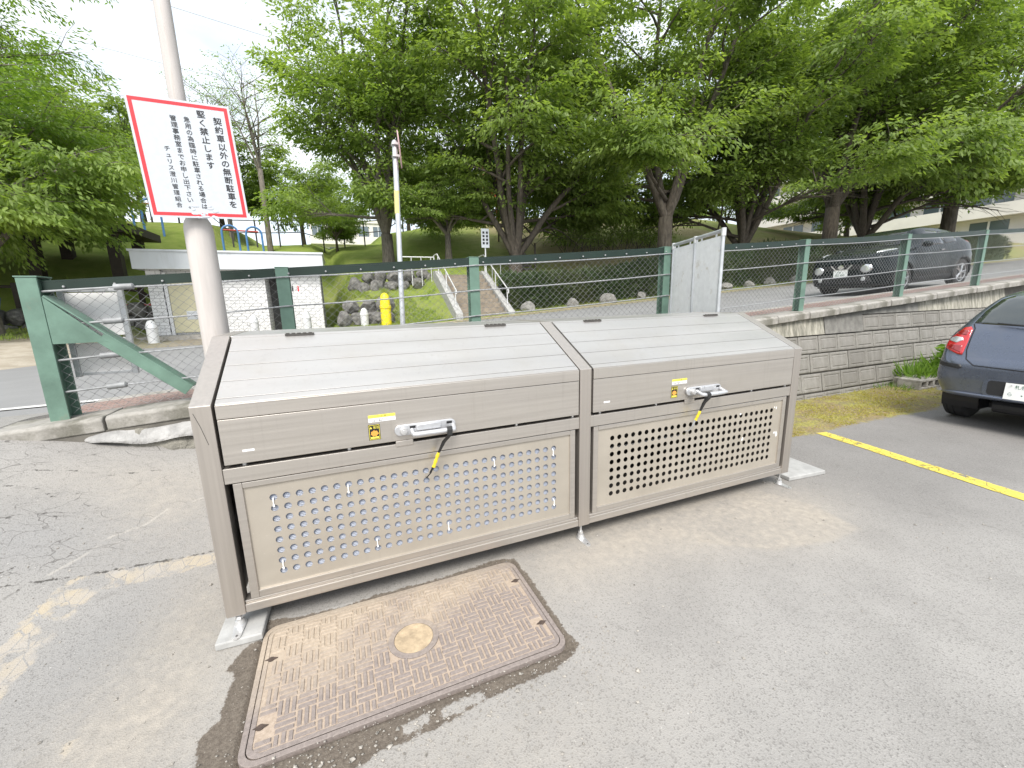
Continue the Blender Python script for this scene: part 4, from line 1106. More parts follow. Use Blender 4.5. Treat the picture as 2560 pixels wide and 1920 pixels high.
m = MB(); n = 40; ringp(m, [(DC[0] + .112 * math.cos(6.2832 * k / n), DC[1] + .112 * math.sin(6.2832 * k / n)) for k in range(n)], [(DC[0] + .087 * math.cos(6.2832 * k / n), DC[1] + .087 * math.sin(6.2832 * k / n)) for k in range(n)], -.002, .005); adopt(m.build('ring', CM, bevel=.0015), cover)
for (a, b) in keys:
    m = MB(); m.prism([(a + (.026 if k % 6 == 0 else .013) * math.cos(6.2832 * k / 12), b + (.012) * math.sin(6.2832 * k / 12)) for k in range(12)], lambda p, q: (p, q, -.002), lambda p, q: (p, q, .0035)); adopt(m.build('key_hole', M['rust']), cover)

# ------------------------------------------------------------------ lamp pole and parking notice
PX, PY = -.19, 1.42
pole = empty('lamp_pole', (PX, PY, .3)); tag(pole, 'beige steel lamp pole standing behind the left end of the bin', 'pole')
m = MB(); m.lathe([(.084, .2), (.083, 1.0), (.081, 1.98), (.079, 2.01), (.072, 2.045), (.058, 2.07), (.046, 2.085)], 28, (PX, PY, 0)); adopt(m.build('lower_shaft', M['pole'], smooth=True), pole)
m = MB(); m.lathe([(.046, 2.07), (.043, 3.2), (.040, 5.2), (.038, 6.4)], 24, (PX, PY, 0)); adopt(m.build('upper_shaft', M['pole'], smooth=True), pole)
sg = empty('parking_notice', (-.145, 1.30, 2.385), 0); tag(sg, 'white rectangular notice with red border and black Japanese writing on the pole', 'sign')
sg.rotation_euler = (0, R(-2.4), R(7.8))
SW, SH = .505, .668
m = MB(); m.bx(-SW / 2, SW / 2, 0, .003, -SH / 2, SH / 2); m.build('panel', M['sign_white'], sg, bevel=.001)
bo, bi_, b2 = .012, .031, 0
for nm, a in (('top', (-SW / 2 + bo, SW / 2 - bo, SH / 2 - bi_, SH / 2 - bo)), ('bottom', (-SW / 2 + bo, SW / 2 - bo, -SH / 2 + bo, -SH / 2 + bi_)), ('l', (-SW / 2 + bo, -SW / 2 + bi_, -SH / 2 + bi_, SH / 2 - bi_)), ('r', (SW / 2 - bi_, SW / 2 - bo, -SH / 2 + bi_, SH / 2 - bi_))):
    m = MB(); m.add([(a[0], -.0008, a[2]), (a[1], -.0008, a[2]), (a[1], -.0008, a[3]), (a[0], -.0008, a[3])], [(0, 1, 2, 3)]); m.build('border', M['red_print'], sg, fixn=False)
def column(txt, x, ztop, zbot, size, bold):
    n = len(txt); step = (ztop - zbot) / n
    for i, ch in enumerate(txt):
        pass
    o = text_mesh('lettering', '\n'.join(txt), size, M['black_print'], sg, line=step / size)
    if bold:
        import bmesh
        bm = bmesh.new(); bm.from_mesh(o.data); base = bm.verts[:] + bm.edges[:] + bm.faces[:]
        for q, (dx, dy) in enumerate(((bold, 0), (0, bold), (-bold, 0), (0, -bold))):
            g = bmesh.ops.duplicate(bm, geom=base)['geom']
            bmesh.ops.translate(bm, verts=[v for v in g if isinstance(v, bmesh.types.BMVert)], vec=(dx, dy, .00015 * (q + 1)))
        bm.to_mesh(o.data); bm.free()
    me = o.data
    co = np.empty(len(me.vertices) * 3); me.vertices.foreach_get('co', co); co = co.reshape(-1, 3)
    top = co[:, 1].max()
    o.location = (x, -.0009, ztop - top); o.rotation_euler = (R(90), 0, 0)
column('契約車以外の無断駐車を', .178, .262, -.270, .0455, .0008)
column('堅く禁止します', .098, .290, -.045, .0445, .0008)
column('急用の為臨時に駐車される場合は', .022, .247, -.282, .0335, .0003)
column('管理事務室までお申し出下さい。', -.045, .247, -.282, .0335, .0003)
column('チュリス澄川管理組合', -.105, .072, -.282, .0315, .0002)
# peeled film at the bottom edge
rr = random.Random(9)
for k in range(16):
    cx, cz = rr.uniform(-.05, .09), -SH / 2 + rr.uniform(.005, .075); a_, b_ = rr.uniform(.008, .024), rr.uniform(.004, .010); n = 10
    m = MB(); m.add([(cx, -.004, cz)] + [(cx + a_ * math.cos(6.283 * j / n) * rr.uniform(.7, 1.2), -.0014, cz + b_ * math.sin(6.283 * j / n) * rr.uniform(.7, 1.2)) for j in range(n)], [(0, 1 + j, 1 + (j + 1) % n) for j in range(n)])
    m.build('peeled_film', M['sign_white'], sg, smooth='all', fixn=False)
for z in (-.2, .2):
    m = MB(); m.bx(-.02, .06, .004, .085, z - .012, z + .012); m.build('bracket', M['galv'], sg)

# ------------------------------------------------------------------ white boards on a pipe frame, swung out from the fence
A_, B_ = Vector((4.37, 1.99, 0)), Vector((4.03, 1.00, 0))
scr = empty('board_screen', (4.37, 1.99, .3)); tag(scr, 'tall white weathered boards on a pipe frame standing behind the right lid', 'screen')
u_ = (B_ - A_).normalized(); nn = Vector((u_.y, -u_.x, 0)); W_ = (B_ - A_).length
def sp(s_, o_, z): return A_ + u_ * s_ + nn * o_ + Vector((0, 0, z))
top = lambda s_: 2.10 + .0 * s_
for s_ in (0.0, W_ * .5, W_):
    m = MB(); m.tube([sp(s_, 0, .02), sp(s_, 0, top(s_))], .017, 12); adopt(m.build('pipe', M['galv'], smooth=True), scr)
m = MB(); m.tube([sp(0, 0, top(0)), sp(W_, 0, top(W_))], .018, 12); adopt(m.build('top_pipe', M['galv'], smooth=True), scr)
m = MB(); m.tube([sp(0, 0, .55), sp(W_, 0, .55)], .016, 10); adopt(m.build('lower_pipe', M['galv'], smooth=True), scr)
for s_ in (0, W_ * .5, W_):
    m = MB(); m.tube([sp(s_, 0, top(s_) - .05), sp(s_, 0, top(s_) + .022)], .024, 10); adopt(m.build('pipe_joint', M['zinc'], smooth=True), scr)
for a, b in ((.03, W_ * .5 - .03), (W_ * .5 + .03, W_ - .03)):
    m = MB(); q = [sp(a, .002, .6), sp(b, .002, .6), sp(b, .002, top(b) - .045), sp(a, .002, top(a) - .045)]; m.add(q + [p + nn * .006 for p in q], [(0, 1, 2, 3), (7, 6, 5, 4), (0, 4, 5, 1), (1, 5, 6, 2), (2, 6, 7, 3), (3, 7, 4, 0)])
    adopt(m.build('board', M['board_white']), scr)
    for t in (.2, .8):
        m = MB(); c = sp(a + (b - a) * t, 0, top(a) - .028); m.box(c, (.012, .012, .035)); adopt(m.build('clip', M['zinc']), scr)
m = MB(); m.tube([sp(W_ * .5 - .08, -.03, 1.62), sp(W_ * .5 + .05, -.03, 1.62)], .006, 6); adopt(m.build('bolt_latch', M['zinc']), scr)
# ------------------------------------------------------------------ cars
def pchip(xk, yk, x):
    xk, yk = np.asarray(xk, float), np.asarray(yk, float); h = np.diff(xk); dl = np.diff(yk) / h
    d = np.zeros(len(xk))
    for i in range(1, len(xk) - 1):
        if dl[i - 1] * dl[i] > 0:
            w1, w2 = 2 * h[i] + h[i - 1], h[i] + 2 * h[i - 1]; d[i] = (w1 + w2) / (w1 / dl[i - 1] + w2 / dl[i])
    d[0], d[-1] = dl[0], dl[-1]
    k = np.clip(np.searchsorted(xk, x) - 1, 0, len(xk) - 2); t = (x - xk[k]) / h[k]
    return (yk[k] * (1 + 2 * t) * (1 - t) ** 2 + h[k] * d[k] * t * (1 - t) ** 2 + yk[k + 1] * t * t * (3 - 2 * t) + h[k] * d[k + 1] * t * t * (t - 1))
def crom(P, t):
    """catmull-rom through rows of P (n,...) at params t in 0..n-1"""
    n = len(P); k = np.clip(np.floor(t).astype(int), 0, n - 2); f = (t - k)[:, None]
    p0, p1, p2, p3 = P[np.maximum(k - 1, 0)], P[k], P[k + 1], P[np.minimum(k + 2, n - 1)]
    m1, m2 = (p2 - p0) * .42, (p3 - p1) * .42
    return p1 * (2 * f ** 3 - 3 * f ** 2 + 1) + m1 * (f ** 3 - 2 * f ** 2 + f) + p2 * (-2 * f ** 3 + 3 * f ** 2) + m2 * (f ** 3 - f ** 2)

def car_body(st, wheels, arch_r, mat, parent, nu=170, nv=64):
    """st rows: x, z_floor, w_sill, w_mid, z_mid, w_belt, z_belt, w_roof, z_roof ; x runs backwards from the nose or forwards from the tail"""
    st = np.array(st, float)
    xs = np.unique(np.concatenate([np.linspace(st[0, 0], st[-1, 0], nu), st[0, 0] + np.array([.004, .01, .02, .035]), st[-1, 0] - np.array([.004, .01, .02, .035])]))
    prm = np.stack([pchip(st[:, 0], st[:, c], xs) for c in range(1, 9)], 1)
    tt = np.linspace(0, 8, nv)
    secs = []
    for x, (zf, ws, wm, zm, wb, zb, wr, zr) in zip(xs, prm):
        P = np.array([(0, zf), (ws * .86, zf), (ws, zf + .07), (wm, zm), (wb, zb), (wb + (wr - wb) * .40, zb + (zr - zb) * .42), (wr, zr - (zr - zb) * .14 - .012), (wr * .80, zr - .012), (0, zr)])
        q = crom(P, tt); q[:, 0] = np.maximum(q[:, 0], 0); q[0, 0] = q[-1, 0] = 0
        for wx, wr_ in wheels:
            dd = np.hypot(x - wx, q[:, 1] - wr_)
        secs.append(q)
    secs = np.array(secs)                       # (nx, nv, 2)
    nx = len(xs)
    V_ = []
    for sgn in (1, -1):
        v = np.zeros((nx, nv, 3)); v[:, :, 0] = xs[:, None]; v[:, :, 1] = sgn * secs[:, :, 0]; v[:, :, 2] = secs[:, :, 1]; V_.append(v)
    # snap vertices close to a wheel arch onto the circle
    for v in V_:
        for wx, wz in wheels:
            dx, dz = v[:, :, 0] - wx, v[:, :, 2] - wz; d = np.hypot(dx, dz)
            s_ = (np.abs(d - arch_r) < .022) & (np.abs(v[:, :, 1]) > .5)
            v[:, :, 0] = np.where(s_, wx + dx / np.maximum(d, 1e-6) * arch_r, v[:, :, 0]); v[:, :, 2] = np.where(s_, wz + dz / np.maximum(d, 1e-6) * arch_r, v[:, :, 2])
    vs_ = np.concatenate([v.reshape(-1, 3) for v in V_])
    f = grid_faces(nx, nv); F_ = np.concatenate([f, f[:, ::-1] + nx * nv])
    cen = vs_[F_].mean(1); keep = np.ones(len(F_), bool)
    for wx, wz in wheels:
        keep &= ~((np.hypot(cen[:, 0] - wx, cen[:, 2] - wz) < arch_r - .004) & (np.abs(cen[:, 1]) > .45))
    F_ = F_[keep]
    caps = []
    for e in (0, nx - 1):
        for k in range(nv - 1):
            a, b, c, d_ = e * nv + k, e * nv + k + 1, nx * nv + e * nv + k + 1, nx * nv + e * nv + k
            caps.append((a, b, c, d_) if e else (a, d_, c, b))
    F_ = np.concatenate([F_, np.array(caps)])
    o = np_mesh('body', vs_, F_, mat, None)
    import bmesh
    bm = bmesh.new(); bm.from_mesh(o.data); bmesh.ops.remove_doubles(bm, verts=bm.verts, dist=.0006); bmesh.ops.recalc_face_normals(bm, faces=bm.faces)
    for f_ in bm.faces: f_.smooth = True
    bm.to_mesh(o.data)
    tree = BVHTree.FromBMesh(bm); bm.free()
    try: o.data.set_sharp_from_angle(angle=R(50))
    except Exception: pass
    o.parent = parent
    return o, tree

class Proj:
    """lays patches onto a body: (u,v) on a plane, cast along d"""
    def __init__(s, tree, org, au, av, d):
        s.t, s.o, s.u, s.v, s.d = tree, Vector(org), Vector(au), Vector(av), Vector(d).normalized()
    def hit(s, u, v, off):
        p = s.o + s.u * u + s.v * v
        h = s.t.ray_cast(p, s.d)
        if h[0] is None: return None
        return h[0] - s.d * off
    def patch(s, name, outl, mat, parent, off=.004, rings=6, sub=6, smooth='all'):
        pts = []
        n = len(outl)
        for i in range(n):
            a, b = outl[i], outl[(i + 1) % n]
            for k in range(sub): pts.append((a[0] + (b[0] - a[0]) * k / sub, a[1] + (b[1] - a[1]) * k / sub))
        cu, cv = sum(p[0] for p in pts) / len(pts), sum(p[1] for p in pts) / len(pts)
        N = len(pts); vs_, fs = [], []
        c = s.hit(cu, cv, off)
        if c is None: c = s.o + s.u * cu + s.v * cv + s.d * 2
        vs_.append(c)
        last = [c] * N
        for r_ in range(1, rings + 1):
            t = r_ / rings
            for i, p in enumerate(pts):
                h = s.hit(cu + (p[0] - cu) * t, cv + (p[1] - cv) * t, off)
                if h is None or (h - last[i]).length > .45: h = last[i]
                last[i] = h; vs_.append(h)
        # rim turned back onto the body
        for i in range(N): vs_.append(last[i] + s.d * (off + .006))
        for i in range(N): fs.append((0, 1 + i, 1 + (i + 1) % N))
        for r_ in range(1, rings + 1):
            b0, b1 = 1 + (r_ - 1) * N, 1 + r_ * N
            for i in range(N): j = (i + 1) % N; fs.append((b0 + i, b1 + i, b1 + j, b0 + j))
        m = MB(); m.add(vs_, fs)
        return m.build(name, mat, parent, smooth=smooth)
    def seam(s, name, line, w, mat, parent, off=.0015, sub=10, closed=False):
        pts = []
        L = list(line) + ([line[0]] if closed else [])
        for a, b in zip(L[:-1], L[1:]):
            for k in range(sub): pts.append((a[0] + (b[0] - a[0]) * k / sub, a[1] + (b[1] - a[1]) * k / sub))
        pts.append(L[-1])
        vs_ = []
        for i, p in enumerate(pts):
            q = pts[min(i + 1, len(pts) - 1)]; r_ = pts[max(i - 1, 0)]
            t = Vector((q[0] - r_[0], q[1] - r_[1])).normalized(); n_ = Vector((-t.y, t.x)) * w / 2
            a, b = s.hit(p[0] + n_.x, p[1] + n_.y, off), s.hit(p[0] - n_.x, p[1] - n_.y, off)
            if a is None or b is None: continue
            vs_ += [a, b]
        m = MB(); m.add(vs_, [(2 * i, 2 * i + 1, 2 * i + 3, 2 * i + 2) for i in range(len(vs_) // 2 - 1) if (vs_[2 * i] - vs_[2 * i + 2]).length < .2])
        return m.build(name, mat, parent, fixn=False)

def wheel(parent, c, r_, w, side, alloy=True, spokes=5):
    """c: hub centre on the outer side; side=+1 when the outer face looks to +y"""
    t = empty('wheel', c); t.parent = parent
    rot = Matrix.Rotation(R(-90 * side), 3, 'X')
    m = MB(); ri = r_ * .66
    m.lathe([(ri, -w), (r_ * .9, -w), (r_ * .985, -w * .9), (r_, -w * .72), (r_, -w * .56), (r_ - .007, -w * .55), (r_ - .007, -w * .52), (r_, -w * .51), (r_, -w * .3), (r_ - .007, -w * .29), (r_ - .007, -w * .26), (r_, -w * .25), (r_ * .985, -w * .09), (r_ * .9, 0), (ri * 1.03, -.006), (ri, -.02)], 40, rot=rot)
    m.build('tyre', M['tyre'], t, smooth=True)
    m = MB(); m.lathe([(ri * 1.01, -.05), (ri * 1.02, -.008), (ri * .95, -.012), (ri * .92, -.06), (.02, -.075)], 32, rot=rot)
    m.build('rim', M['alloy'] if alloy else M['dark_plastic'], t, smooth=True)
    m = MB()
    for k in range(spokes):
        for dk in (-.13, .13):
            a = 6.2832 * k / spokes
            p = Vector((math.cos(a + dk * .3) * .05, math.sin(a + dk * .3) * .05, -.022)); q = Vector((math.cos(a + dk) * ri * .96, math.sin(a + dk) * ri * .96, -.02))
            m.tube([rot @ p, rot @ q], [.022, .016], 6)
    m.lathe([(.06, -.05), (.06, -.012), (.04, -.006)], 16, rot=rot)
    m.build('spokes', M['alloy'], t, smooth=True)
    return t
def liner(parent, wx, wz, r_, half_w):
    n = 18
    for sgn in (1, -1):
        m = MB(); vs_, fs = [], []
        for k in range(n + 1):
            a = math.pi * (-.12 + 1.24 * k / n)
            for y in (half_w - .012, half_w - .32): vs_.append((wx + r_ * 1.01 * math.cos(a), sgn * y, wz + r_ * 1.01 * math.sin(a)))
        for k in range(n): fs.append((2 * k, 2 * k + 1, 2 * k + 3, 2 * k + 2))
        m.add(vs_, fs)
        m.add([(wx + r_ * 1.01 * math.cos(math.pi * (-.12 + 1.24 * k / n)), sgn * (half_w - .33), wz + r_ * 1.01 * math.sin(math.pi * (-.12 + 1.24 * k / n))) for k in range(n + 1)], [tuple(range(n + 1))])
        m.build('wheel_liner', M['black_print'], parent, fixn=False)
def plate_on(parent, c, rz, tilt, lines, w=.33, h=.165):
    e = empty('number_plate', c); e.parent = parent; e.rotation_euler = (tilt, 0, rz)
    m = MB(); m.bx(-w / 2, w / 2, -.004, 0, -h / 2, h / 2); m.build('plate', M['plate'], e, bevel=.003)
    for txt, x, z, s_ in lines:
        t = text_mesh('plate_text', txt, s_, M['plate_ink'], e, align='LEFT'); t.location = (x, -.0048, z); t.rotation_euler = (R(90), 0, 0)
    return e

# ---- parked hatchback, tail towards the bin (local x forward from the tail)
hb_ = empty('hatchback_car', (6.84, -.36, 0)); tag(hb_, 'slate blue hatchback parked at the right with its red tail lamp showing', 'car')
hbw = [(.66, .305), (3.235, .305)]
st = [# x,   zf,  ws,  wm,   zm,   wb,   zb,   wr,  zr
    (0.000, .40, .60, .660, .55, .650, .66, .60, .71),
    (0.012, .375, .66, .715, .55, .700, .68, .64, .745),
    (0.045, .355, .72, .775, .56, .755, .73, .68, .80),
    (0.090, .345, .76, .812, .57, .782, .80, .69, .92),
    (0.150, .34, .78, .830, .58, .800, .88, .68, 1.05),
    (0.220, .34, .79, .840, .58, .808, .94, .665, 1.16),
    (0.360, .33, .81, .850, .59, .818, .98, .63, 1.33),
    (0.520, .25, .82, .855, .60, .824, .99, .60, 1.44),
    (0.800, .20, .82, .858, .60, .832, .98, .585, 1.49),
    (1.500, .19, .82, .858, .60, .836, .945, .585, 1.50),
    (2.150, .19, .82, .856, .60, .834, .91, .57, 1.455),
    (2.600, .19, .82, .855, .60, .830, .88, .52, 1.25),
    (3.000, .19, .82, .855, .60, .82, .86, .52, 1.00),
    (3.300, .20, .81, .850, .60, .80, .83, .52, .91),
    (3.700, .22, .76, .800, .58, .74, .76, .48, .83),
    (3.900, .25, .66, .700, .54, .64, .68, .42, .74),
    (3.985, .30, .52, .560, .50, .50, .60, .36, .63)]
body, tree = car_body(st, hbw, .355, M['paint_near'], hb_)
rear = Proj(tree, (-1.5, 0, 0), (0, 1, 0), (0, 0, 1), (1, 0, 0))
left = Proj(tree, (0, 2, 0), (1, 0, 0), (0, 0, 1), (0, -1, 0))
right = Proj(tree, (0, -2, 0), (1, 0, 0), (0, 0, 1), (0, 1, 0))
rear.patch('rear_window', [(-.63, 1.135), (0, 1.105), (.63, 1.135), (.595, 1.26), (.53, 1.385), (.45, 1.43), (0, 1.45), (-.45, 1.43), (-.53, 1.385), (-.595, 1.26)], M['glass_dark'], hb_, .003, 8, 8)
for P_, sg_ in ((left, 1), (right, -1)):
    P_.patch('side_window', [(.66, 1.04), (1.0, 1.00), (1.25, .985), (1.25, 1.385), (.95, 1.385), (.78, 1.31)], M['glass_dark'], hb_, .003, 5, 6)
    P_.patch('side_window', [(1.31, .985), (2.4, .945), (2.60, .95), (2.3, 1.22), (2.02, 1.375), (1.31, 1.39)], M['glass_dark'], hb_, .003, 5, 6)
    P_.seam('door_seam', [(1.28, .40), (1.28, 1.40)], .008, M['black_print'], hb_)
    P_.seam('bumper_seam', [(.30, .52), (.27, .68), (.13, .735)], .006, M['black_print'], hb_)
    P_.patch('door_strip', [(1.0, .52), (2.55, .52), (2.55, .575), (1.0, .575)], M['dark_plastic'], hb_, .01, 3, 8)
    # tail lamp on the rear corner
    q = lambda L: [(sg_ * u_, v_) for u_, v_ in L]
    lo = rear.patch('tail_lamp', q([(.812, .878), (.79, .95), (.745, 1.03), (.69, 1.09), (.64, 1.10), (.615, 1.07), (.612, .94), (.62, .80), (.66, .805), (.74, .84)]), M['lamp_red'], hb_, .010, 7, 5)
    rear.patch('reversing_lens', q([(.785, .945), (.70, .925), (.655, .955), (.665, .985), (.73, .99), (.772, .975)]), M['lamp_clear'], lo, .0125, 4, 5)
    rear.patch('lower_reflector', q([(.77, .875), (.64, .825), (.64, .90), (.74, .905)]), M['lamp_red_dark'], lo, .0125, 4, 5)
    rear.patch('upper_reflector', q([(.735, 1.02), (.64, 1.01), (.635, 1.06), (.69, 1.065)]), M['lamp_red_dark'], lo, .0125, 4, 5)
    rear.patch('rub_strip', q([(.815, .715), (.80, .675), (.60, .655), (.585, .675), (.60, .70)]), M['dark_plastic'], hb_, .012, 4, 6)
# hatch seam, plate recess, badge, wiper
rear.seam('hatch_seam', [(-.50, .70), (-.575, .76), (-.598, .85), (-.602, 1.08), (-.63, 1.13)], .010, M['black_print'], hb_)
rear.seam('hatch_seam', [(.63, 1.13), (.602, 1.08), (.598, .85), (.575, .76), (.50, .70)], .010, M['black_print'], hb_)
rear.seam('hatch_seam', [(-.50, .70), (0, .680), (.50, .70)], .010, M['black_print'], hb_)
m = MB(); N = 8
ro = rrect(-.40, .40, .395, .580, .05, 5); ri_ = rrect(-.365, .365, .412, .562, .03, 5)
n_ = len(ro)
m.add([(-.008, a, b) for a, b in ro] + [(-.0085, a, b) for a, b in ri_], [(i, (i + 1) % n_, n_ + (i + 1) % n_, n_ + i) for i in range(n_)]); m.build('recess_surround', M['paint_near'], hb_)
m = MB(); m.add([(-.0070, a, b) for a, b in ri_], [tuple(range(n_))]); m.build('recess_panel', M['dark_plastic'], hb_, fixn=False)
plate_on(hb_, (-.016, .07, .475), R(-90), R(-4), [('札幌', -.10, .032, .045), ('ら', -.145, -.045, .045), ('・', -.07, -.055, .06)])
m = MB(); m.lathe([(.006, 0), (.006, .004)], 10, (-.022, .19, .535), Matrix.Rotation(R(-90), 3, 'Y')); m.build('plate_bolt', M['zinc'], hb_)
t = text_mesh('badge', 'RENAULT', .042, M['chrome'], hb_, spacing=1.35, thick=.002); t.rotation_euler = (R(78), 0, R(-90)); t.location = (.040, 0, .775)
m = MB(); m.tube([(.165, -.02, 1.10), (.15, .05, 1.115), (.155, .28, 1.13), (.175, .44, 1.145)], [.02, .012, .009, .006], 8); m.build('wiper', M['dark_plastic'], hb_, smooth=True)
left.patch('fuel_flap', [(.60, .72), (.76, .72), (.76, .84), (.60, .84)], M['paint_near'], hb_, .0015, 3, 4)
m = MB(); m.tube([(.10, -.74, .375), (.015, -.66, .385), (-.006, -.55, .39), (-.010, 0, .385), (-.006, .55, .39), (.015, .66, .385), (.10, .74, .375), (.25, .79, .365)], .016, 8); m.build('bumper_lip', M['paint_near'], hb_, smooth=True)
m = MB(); m.bx(.55, 3.8, -.60, .60, .17, .24); m.tube([(.05, -.35, .22), (.45, -.35, .24)], .035, 10); m.tube([(.22, -.30, .27), (.22, .35, .27)], .075, 12); m.build('underbody', M['black_print'], hb_)
for wx, wz in hbw:
    liner(hb_, wx, wz, .355, .83)
    for sgn in (1, -1): wheel(hb_, (wx, sgn * .85, wz), .305, .20, sgn, False, 7)
for sgn in (1, -1):
    m = MB(); m.lathe([(.03, -.07), (.085, -.05), (.10, 0), (.085, .05), (.04, .08)], 14, (2.42, sgn * .95, .98), Matrix.Rotation(R(90), 3, 'X') @ Matrix.Diagonal((1, .7, 1)).to_3x3()); m.build('door_mirror', M['paint_near'], hb_, smooth=True)

# ---- small SUV driving on the road (local x backwards from the nose, y to its left)
suv = empty('compact_suv', (12.55, 4.78, float(road_z(12.55)))); tag(suv, 'dark teal compact SUV with round headlamps on the road behind the fence', 'car')
fwd = Vector((-1, .022, -.066)).normalized(); lft = Vector((0, 0, 1)).cross(fwd).normalized(); upv = fwd.cross(lft)
suv.matrix_world = Matrix(((-fwd.x, lft.x, upv.x, 12.55), (-fwd.y, lft.y, upv.y, 4.78), (-fwd.z, lft.z, upv.z, float(road_z(12.55))), (0, 0, 0, 1)))
# right-handed local frame: x back, y to its left would mirror, so y runs to its right
suv.matrix_world = Matrix(((-fwd.x, -lft.x, upv.x, 12.55), (-fwd.y, -lft.y, upv.y, 4.78), (-fwd.z, -lft.z, upv.z, float(road_z(12.55))), (0, 0, 0, 1)))
sw = [(.855, .345), (3.385, .345)]
st = [(0.000, .36, .52, .58, .55, .54, .74, .46, .83),
      (0.020, .32, .62, .68, .55, .62, .79, .54, .885),
      (0.080, .28, .71, .77, .56, .71, .86, .61, .955),
      (0.220, .25, .79, .84, .58, .79, .93, .66, 1.03),
      (0.450, .23, .84, .89, .62, .82, .97, .67, 1.085),
      (0.855, .22, .86, .91, .66, .83, 1.0, .66, 1.125),
      (1.150, .21, .85, .875, .66, .83, 1.01, .66, 1.165),
      (1.420, .21, .84, .865, .66, .84, 1.02, .63, 1.35),
      (1.760, .21, .84, .865, .66, .845, 1.03, .61, 1.535),
      (2.100, .21, .84, .865, .66, .845, 1.04, .60, 1.575),
      (2.700, .21, .84, .87, .66, .84, 1.05, .59, 1.545),
      (3.100, .22, .86, .90, .68, .83, 1.07, .56, 1.50),
      (3.500, .24, .86, .91, .70, .82, 1.08, .53, 1.45),
      (3.800, .27, .82, .87, .70, .79, 1.06, .51, 1.33),
      (4.000, .32, .76, .80, .68, .74, 1.00, .50, 1.12),
      (4.100, .38, .68, .72, .66, .66, .92, .50, .98),
      (4.130, .44, .60, .64, .64, .58, .84, .46, .88)]
body, tree = car_body(st, sw, .40, M['paint_suv'], suv, 150, 56)
front = Proj(tree, (-1.5, 0, 0), (0, 1, 0), (0, 0, 1), (1, 0, 0))
front.patch('windscreen', [(-.66, 1.17), (0, 1.155), (.66, 1.17), (.61, 1.34), (.54, 1.49), (0, 1.515), (-.54, 1.49), (-.61, 1.34)], M['glass_suv'], suv, .003, 8, 8)
g_ = front.patch('grille', [(-.50, .66), (0, .635), (.50, .66), (.56, .76), (0, .785), (-.56, .76)], M['dark_plastic'], suv, .006, 5, 8)
front.seam('grille_chrome', [(-.24, .775), (-.13, .66), (.13, .66), (.24, .775)], .026, M['chrome'], g_, .012)
m = MB(); m.lathe([(.062, 0), (.062, .008), (.048, .010), (.046, .004)], 24, (-.02, 0, .725), Matrix.Rotation(R(-90), 3, 'Y')); m.bx(-.034, -.026, -.07, .07, .712, .738); m.build('emblem', M['chrome'], g_, smooth=True)
b_ = front.patch('lower_bumper', [(-.66, .33), (0, .31), (.66, .33), (.62, .47), (.42, .53), (0, .54), (-.42, .53), (-.62, .47)], M['dark_plastic'], suv, .005, 6, 8)
for sgn in (1, -1):
    front.patch('headlamp_ring', [(sgn * .545 + .125 * math.cos(6.283 * k / 20), .665 + .10 * math.sin(6.283 * k / 20)) for k in range(20)], M['chrome'], suv, .012, 4, 1)
    front.patch('headlamp', [(sgn * .545 + .105 * math.cos(6.283 * k / 20), .665 + .082 * math.sin(6.283 * k / 20)) for k in range(20)], M['lamp_clear'], suv, .018, 4, 1)
    front.patch('fog_lamp', [(sgn * .50 + .05 * math.cos(6.283 * k / 14), .42 + .05 * math.sin(6.283 * k / 14)) for k in range(14)], M['lamp_clear'], suv, .012, 3, 1)
    topp = Proj(tree, (0, 0, 2.5), (1, 0, 0), (0, 1, 0), (0, 0, -1))
    topp.patch('position_lamp', [(.22, sgn * .60), (.34, sgn * .70), (.62, sgn * .735), (.80, sgn * .74), (.72, sgn * .69), (.45, sgn * .63)], M['lamp_clear'], suv, .012, 4, 5)
    sd_ = Proj(tree, (0, sgn * 2, 0), (1, 0, 0), (0, 0, 1), (0, -sgn, 0))
    sd_.patch('side_window', [(1.58, 1.085), (2.52, 1.105), (2.50, 1.43), (2.05, 1.465), (1.86, 1.40)], M['glass_suv'], suv, .003, 5, 6)
    sd_.patch('side_window', [(2.58, 1.107), (3.14, 1.15), (3.30, 1.30), (3.10, 1.38), (2.57, 1.425)], M['glass_suv'], suv, .003, 5, 6)
    sd_.seam('door_seam', [(1.42, .38), (1.38, .75), (1.50, 1.05)], .008, M['black_print'], suv)
    sd_.seam('door_seam', [(2.55, 1.09), (2.56, .65), (2.50, .36)], .008, M['black_print'], suv)
    sd_.seam('door_seam', [(3.16, 1.12), (3.05, .80), (2.90, .55), (2.88, .36)], .008, M['black_print'], suv)
    sd_.patch('sill_strip', [(1.30, .27), (2.95, .27), (2.95, .345), (1.30, .345)], M['dark_plastic'], suv, .008, 3, 8)
    m = MB(); m.lathe([(.03, -.09), (.08, -.06), (.095, 0), (.08, .06), (.03, .10)], 14, (1.50, sgn * .98, 1.12), Matrix.Rotation(R(90), 3, 'X') @ Matrix.Diagonal((1, .75, 1)).to_3x3()); m.build('door_mirror', M['paint_suv'], suv, smooth=True)
    m = MB(); m.tube([(2.38, sgn * .868, .955), (2.50, sgn * .868, .96)], .012, 6); m.build('door_handle', M['chrome'], suv)
    topp.patch('tail_lamp', [(3.85, sgn * .60), (4.02, sgn * .62), (4.03, sgn * .70), (3.82, sgn * .76)], M['lamp_red'], suv, .012, 4, 4)
    for wx, wz in sw:
        wheel(suv, (wx, sgn * .885, wz), .345, .215, sgn, True, 5)
        # body-colour arch lip
        m = MB(); m.tube([(wx + .405 * math.cos(a), sgn * (.865 + .025 * math.sin(a)), wz + .405 * math.sin(a)) for a in np.linspace(-.1, math.pi + .1, 20)], .022, 6); m.build('arch_lip', M['paint_suv'], suv, smooth=True)
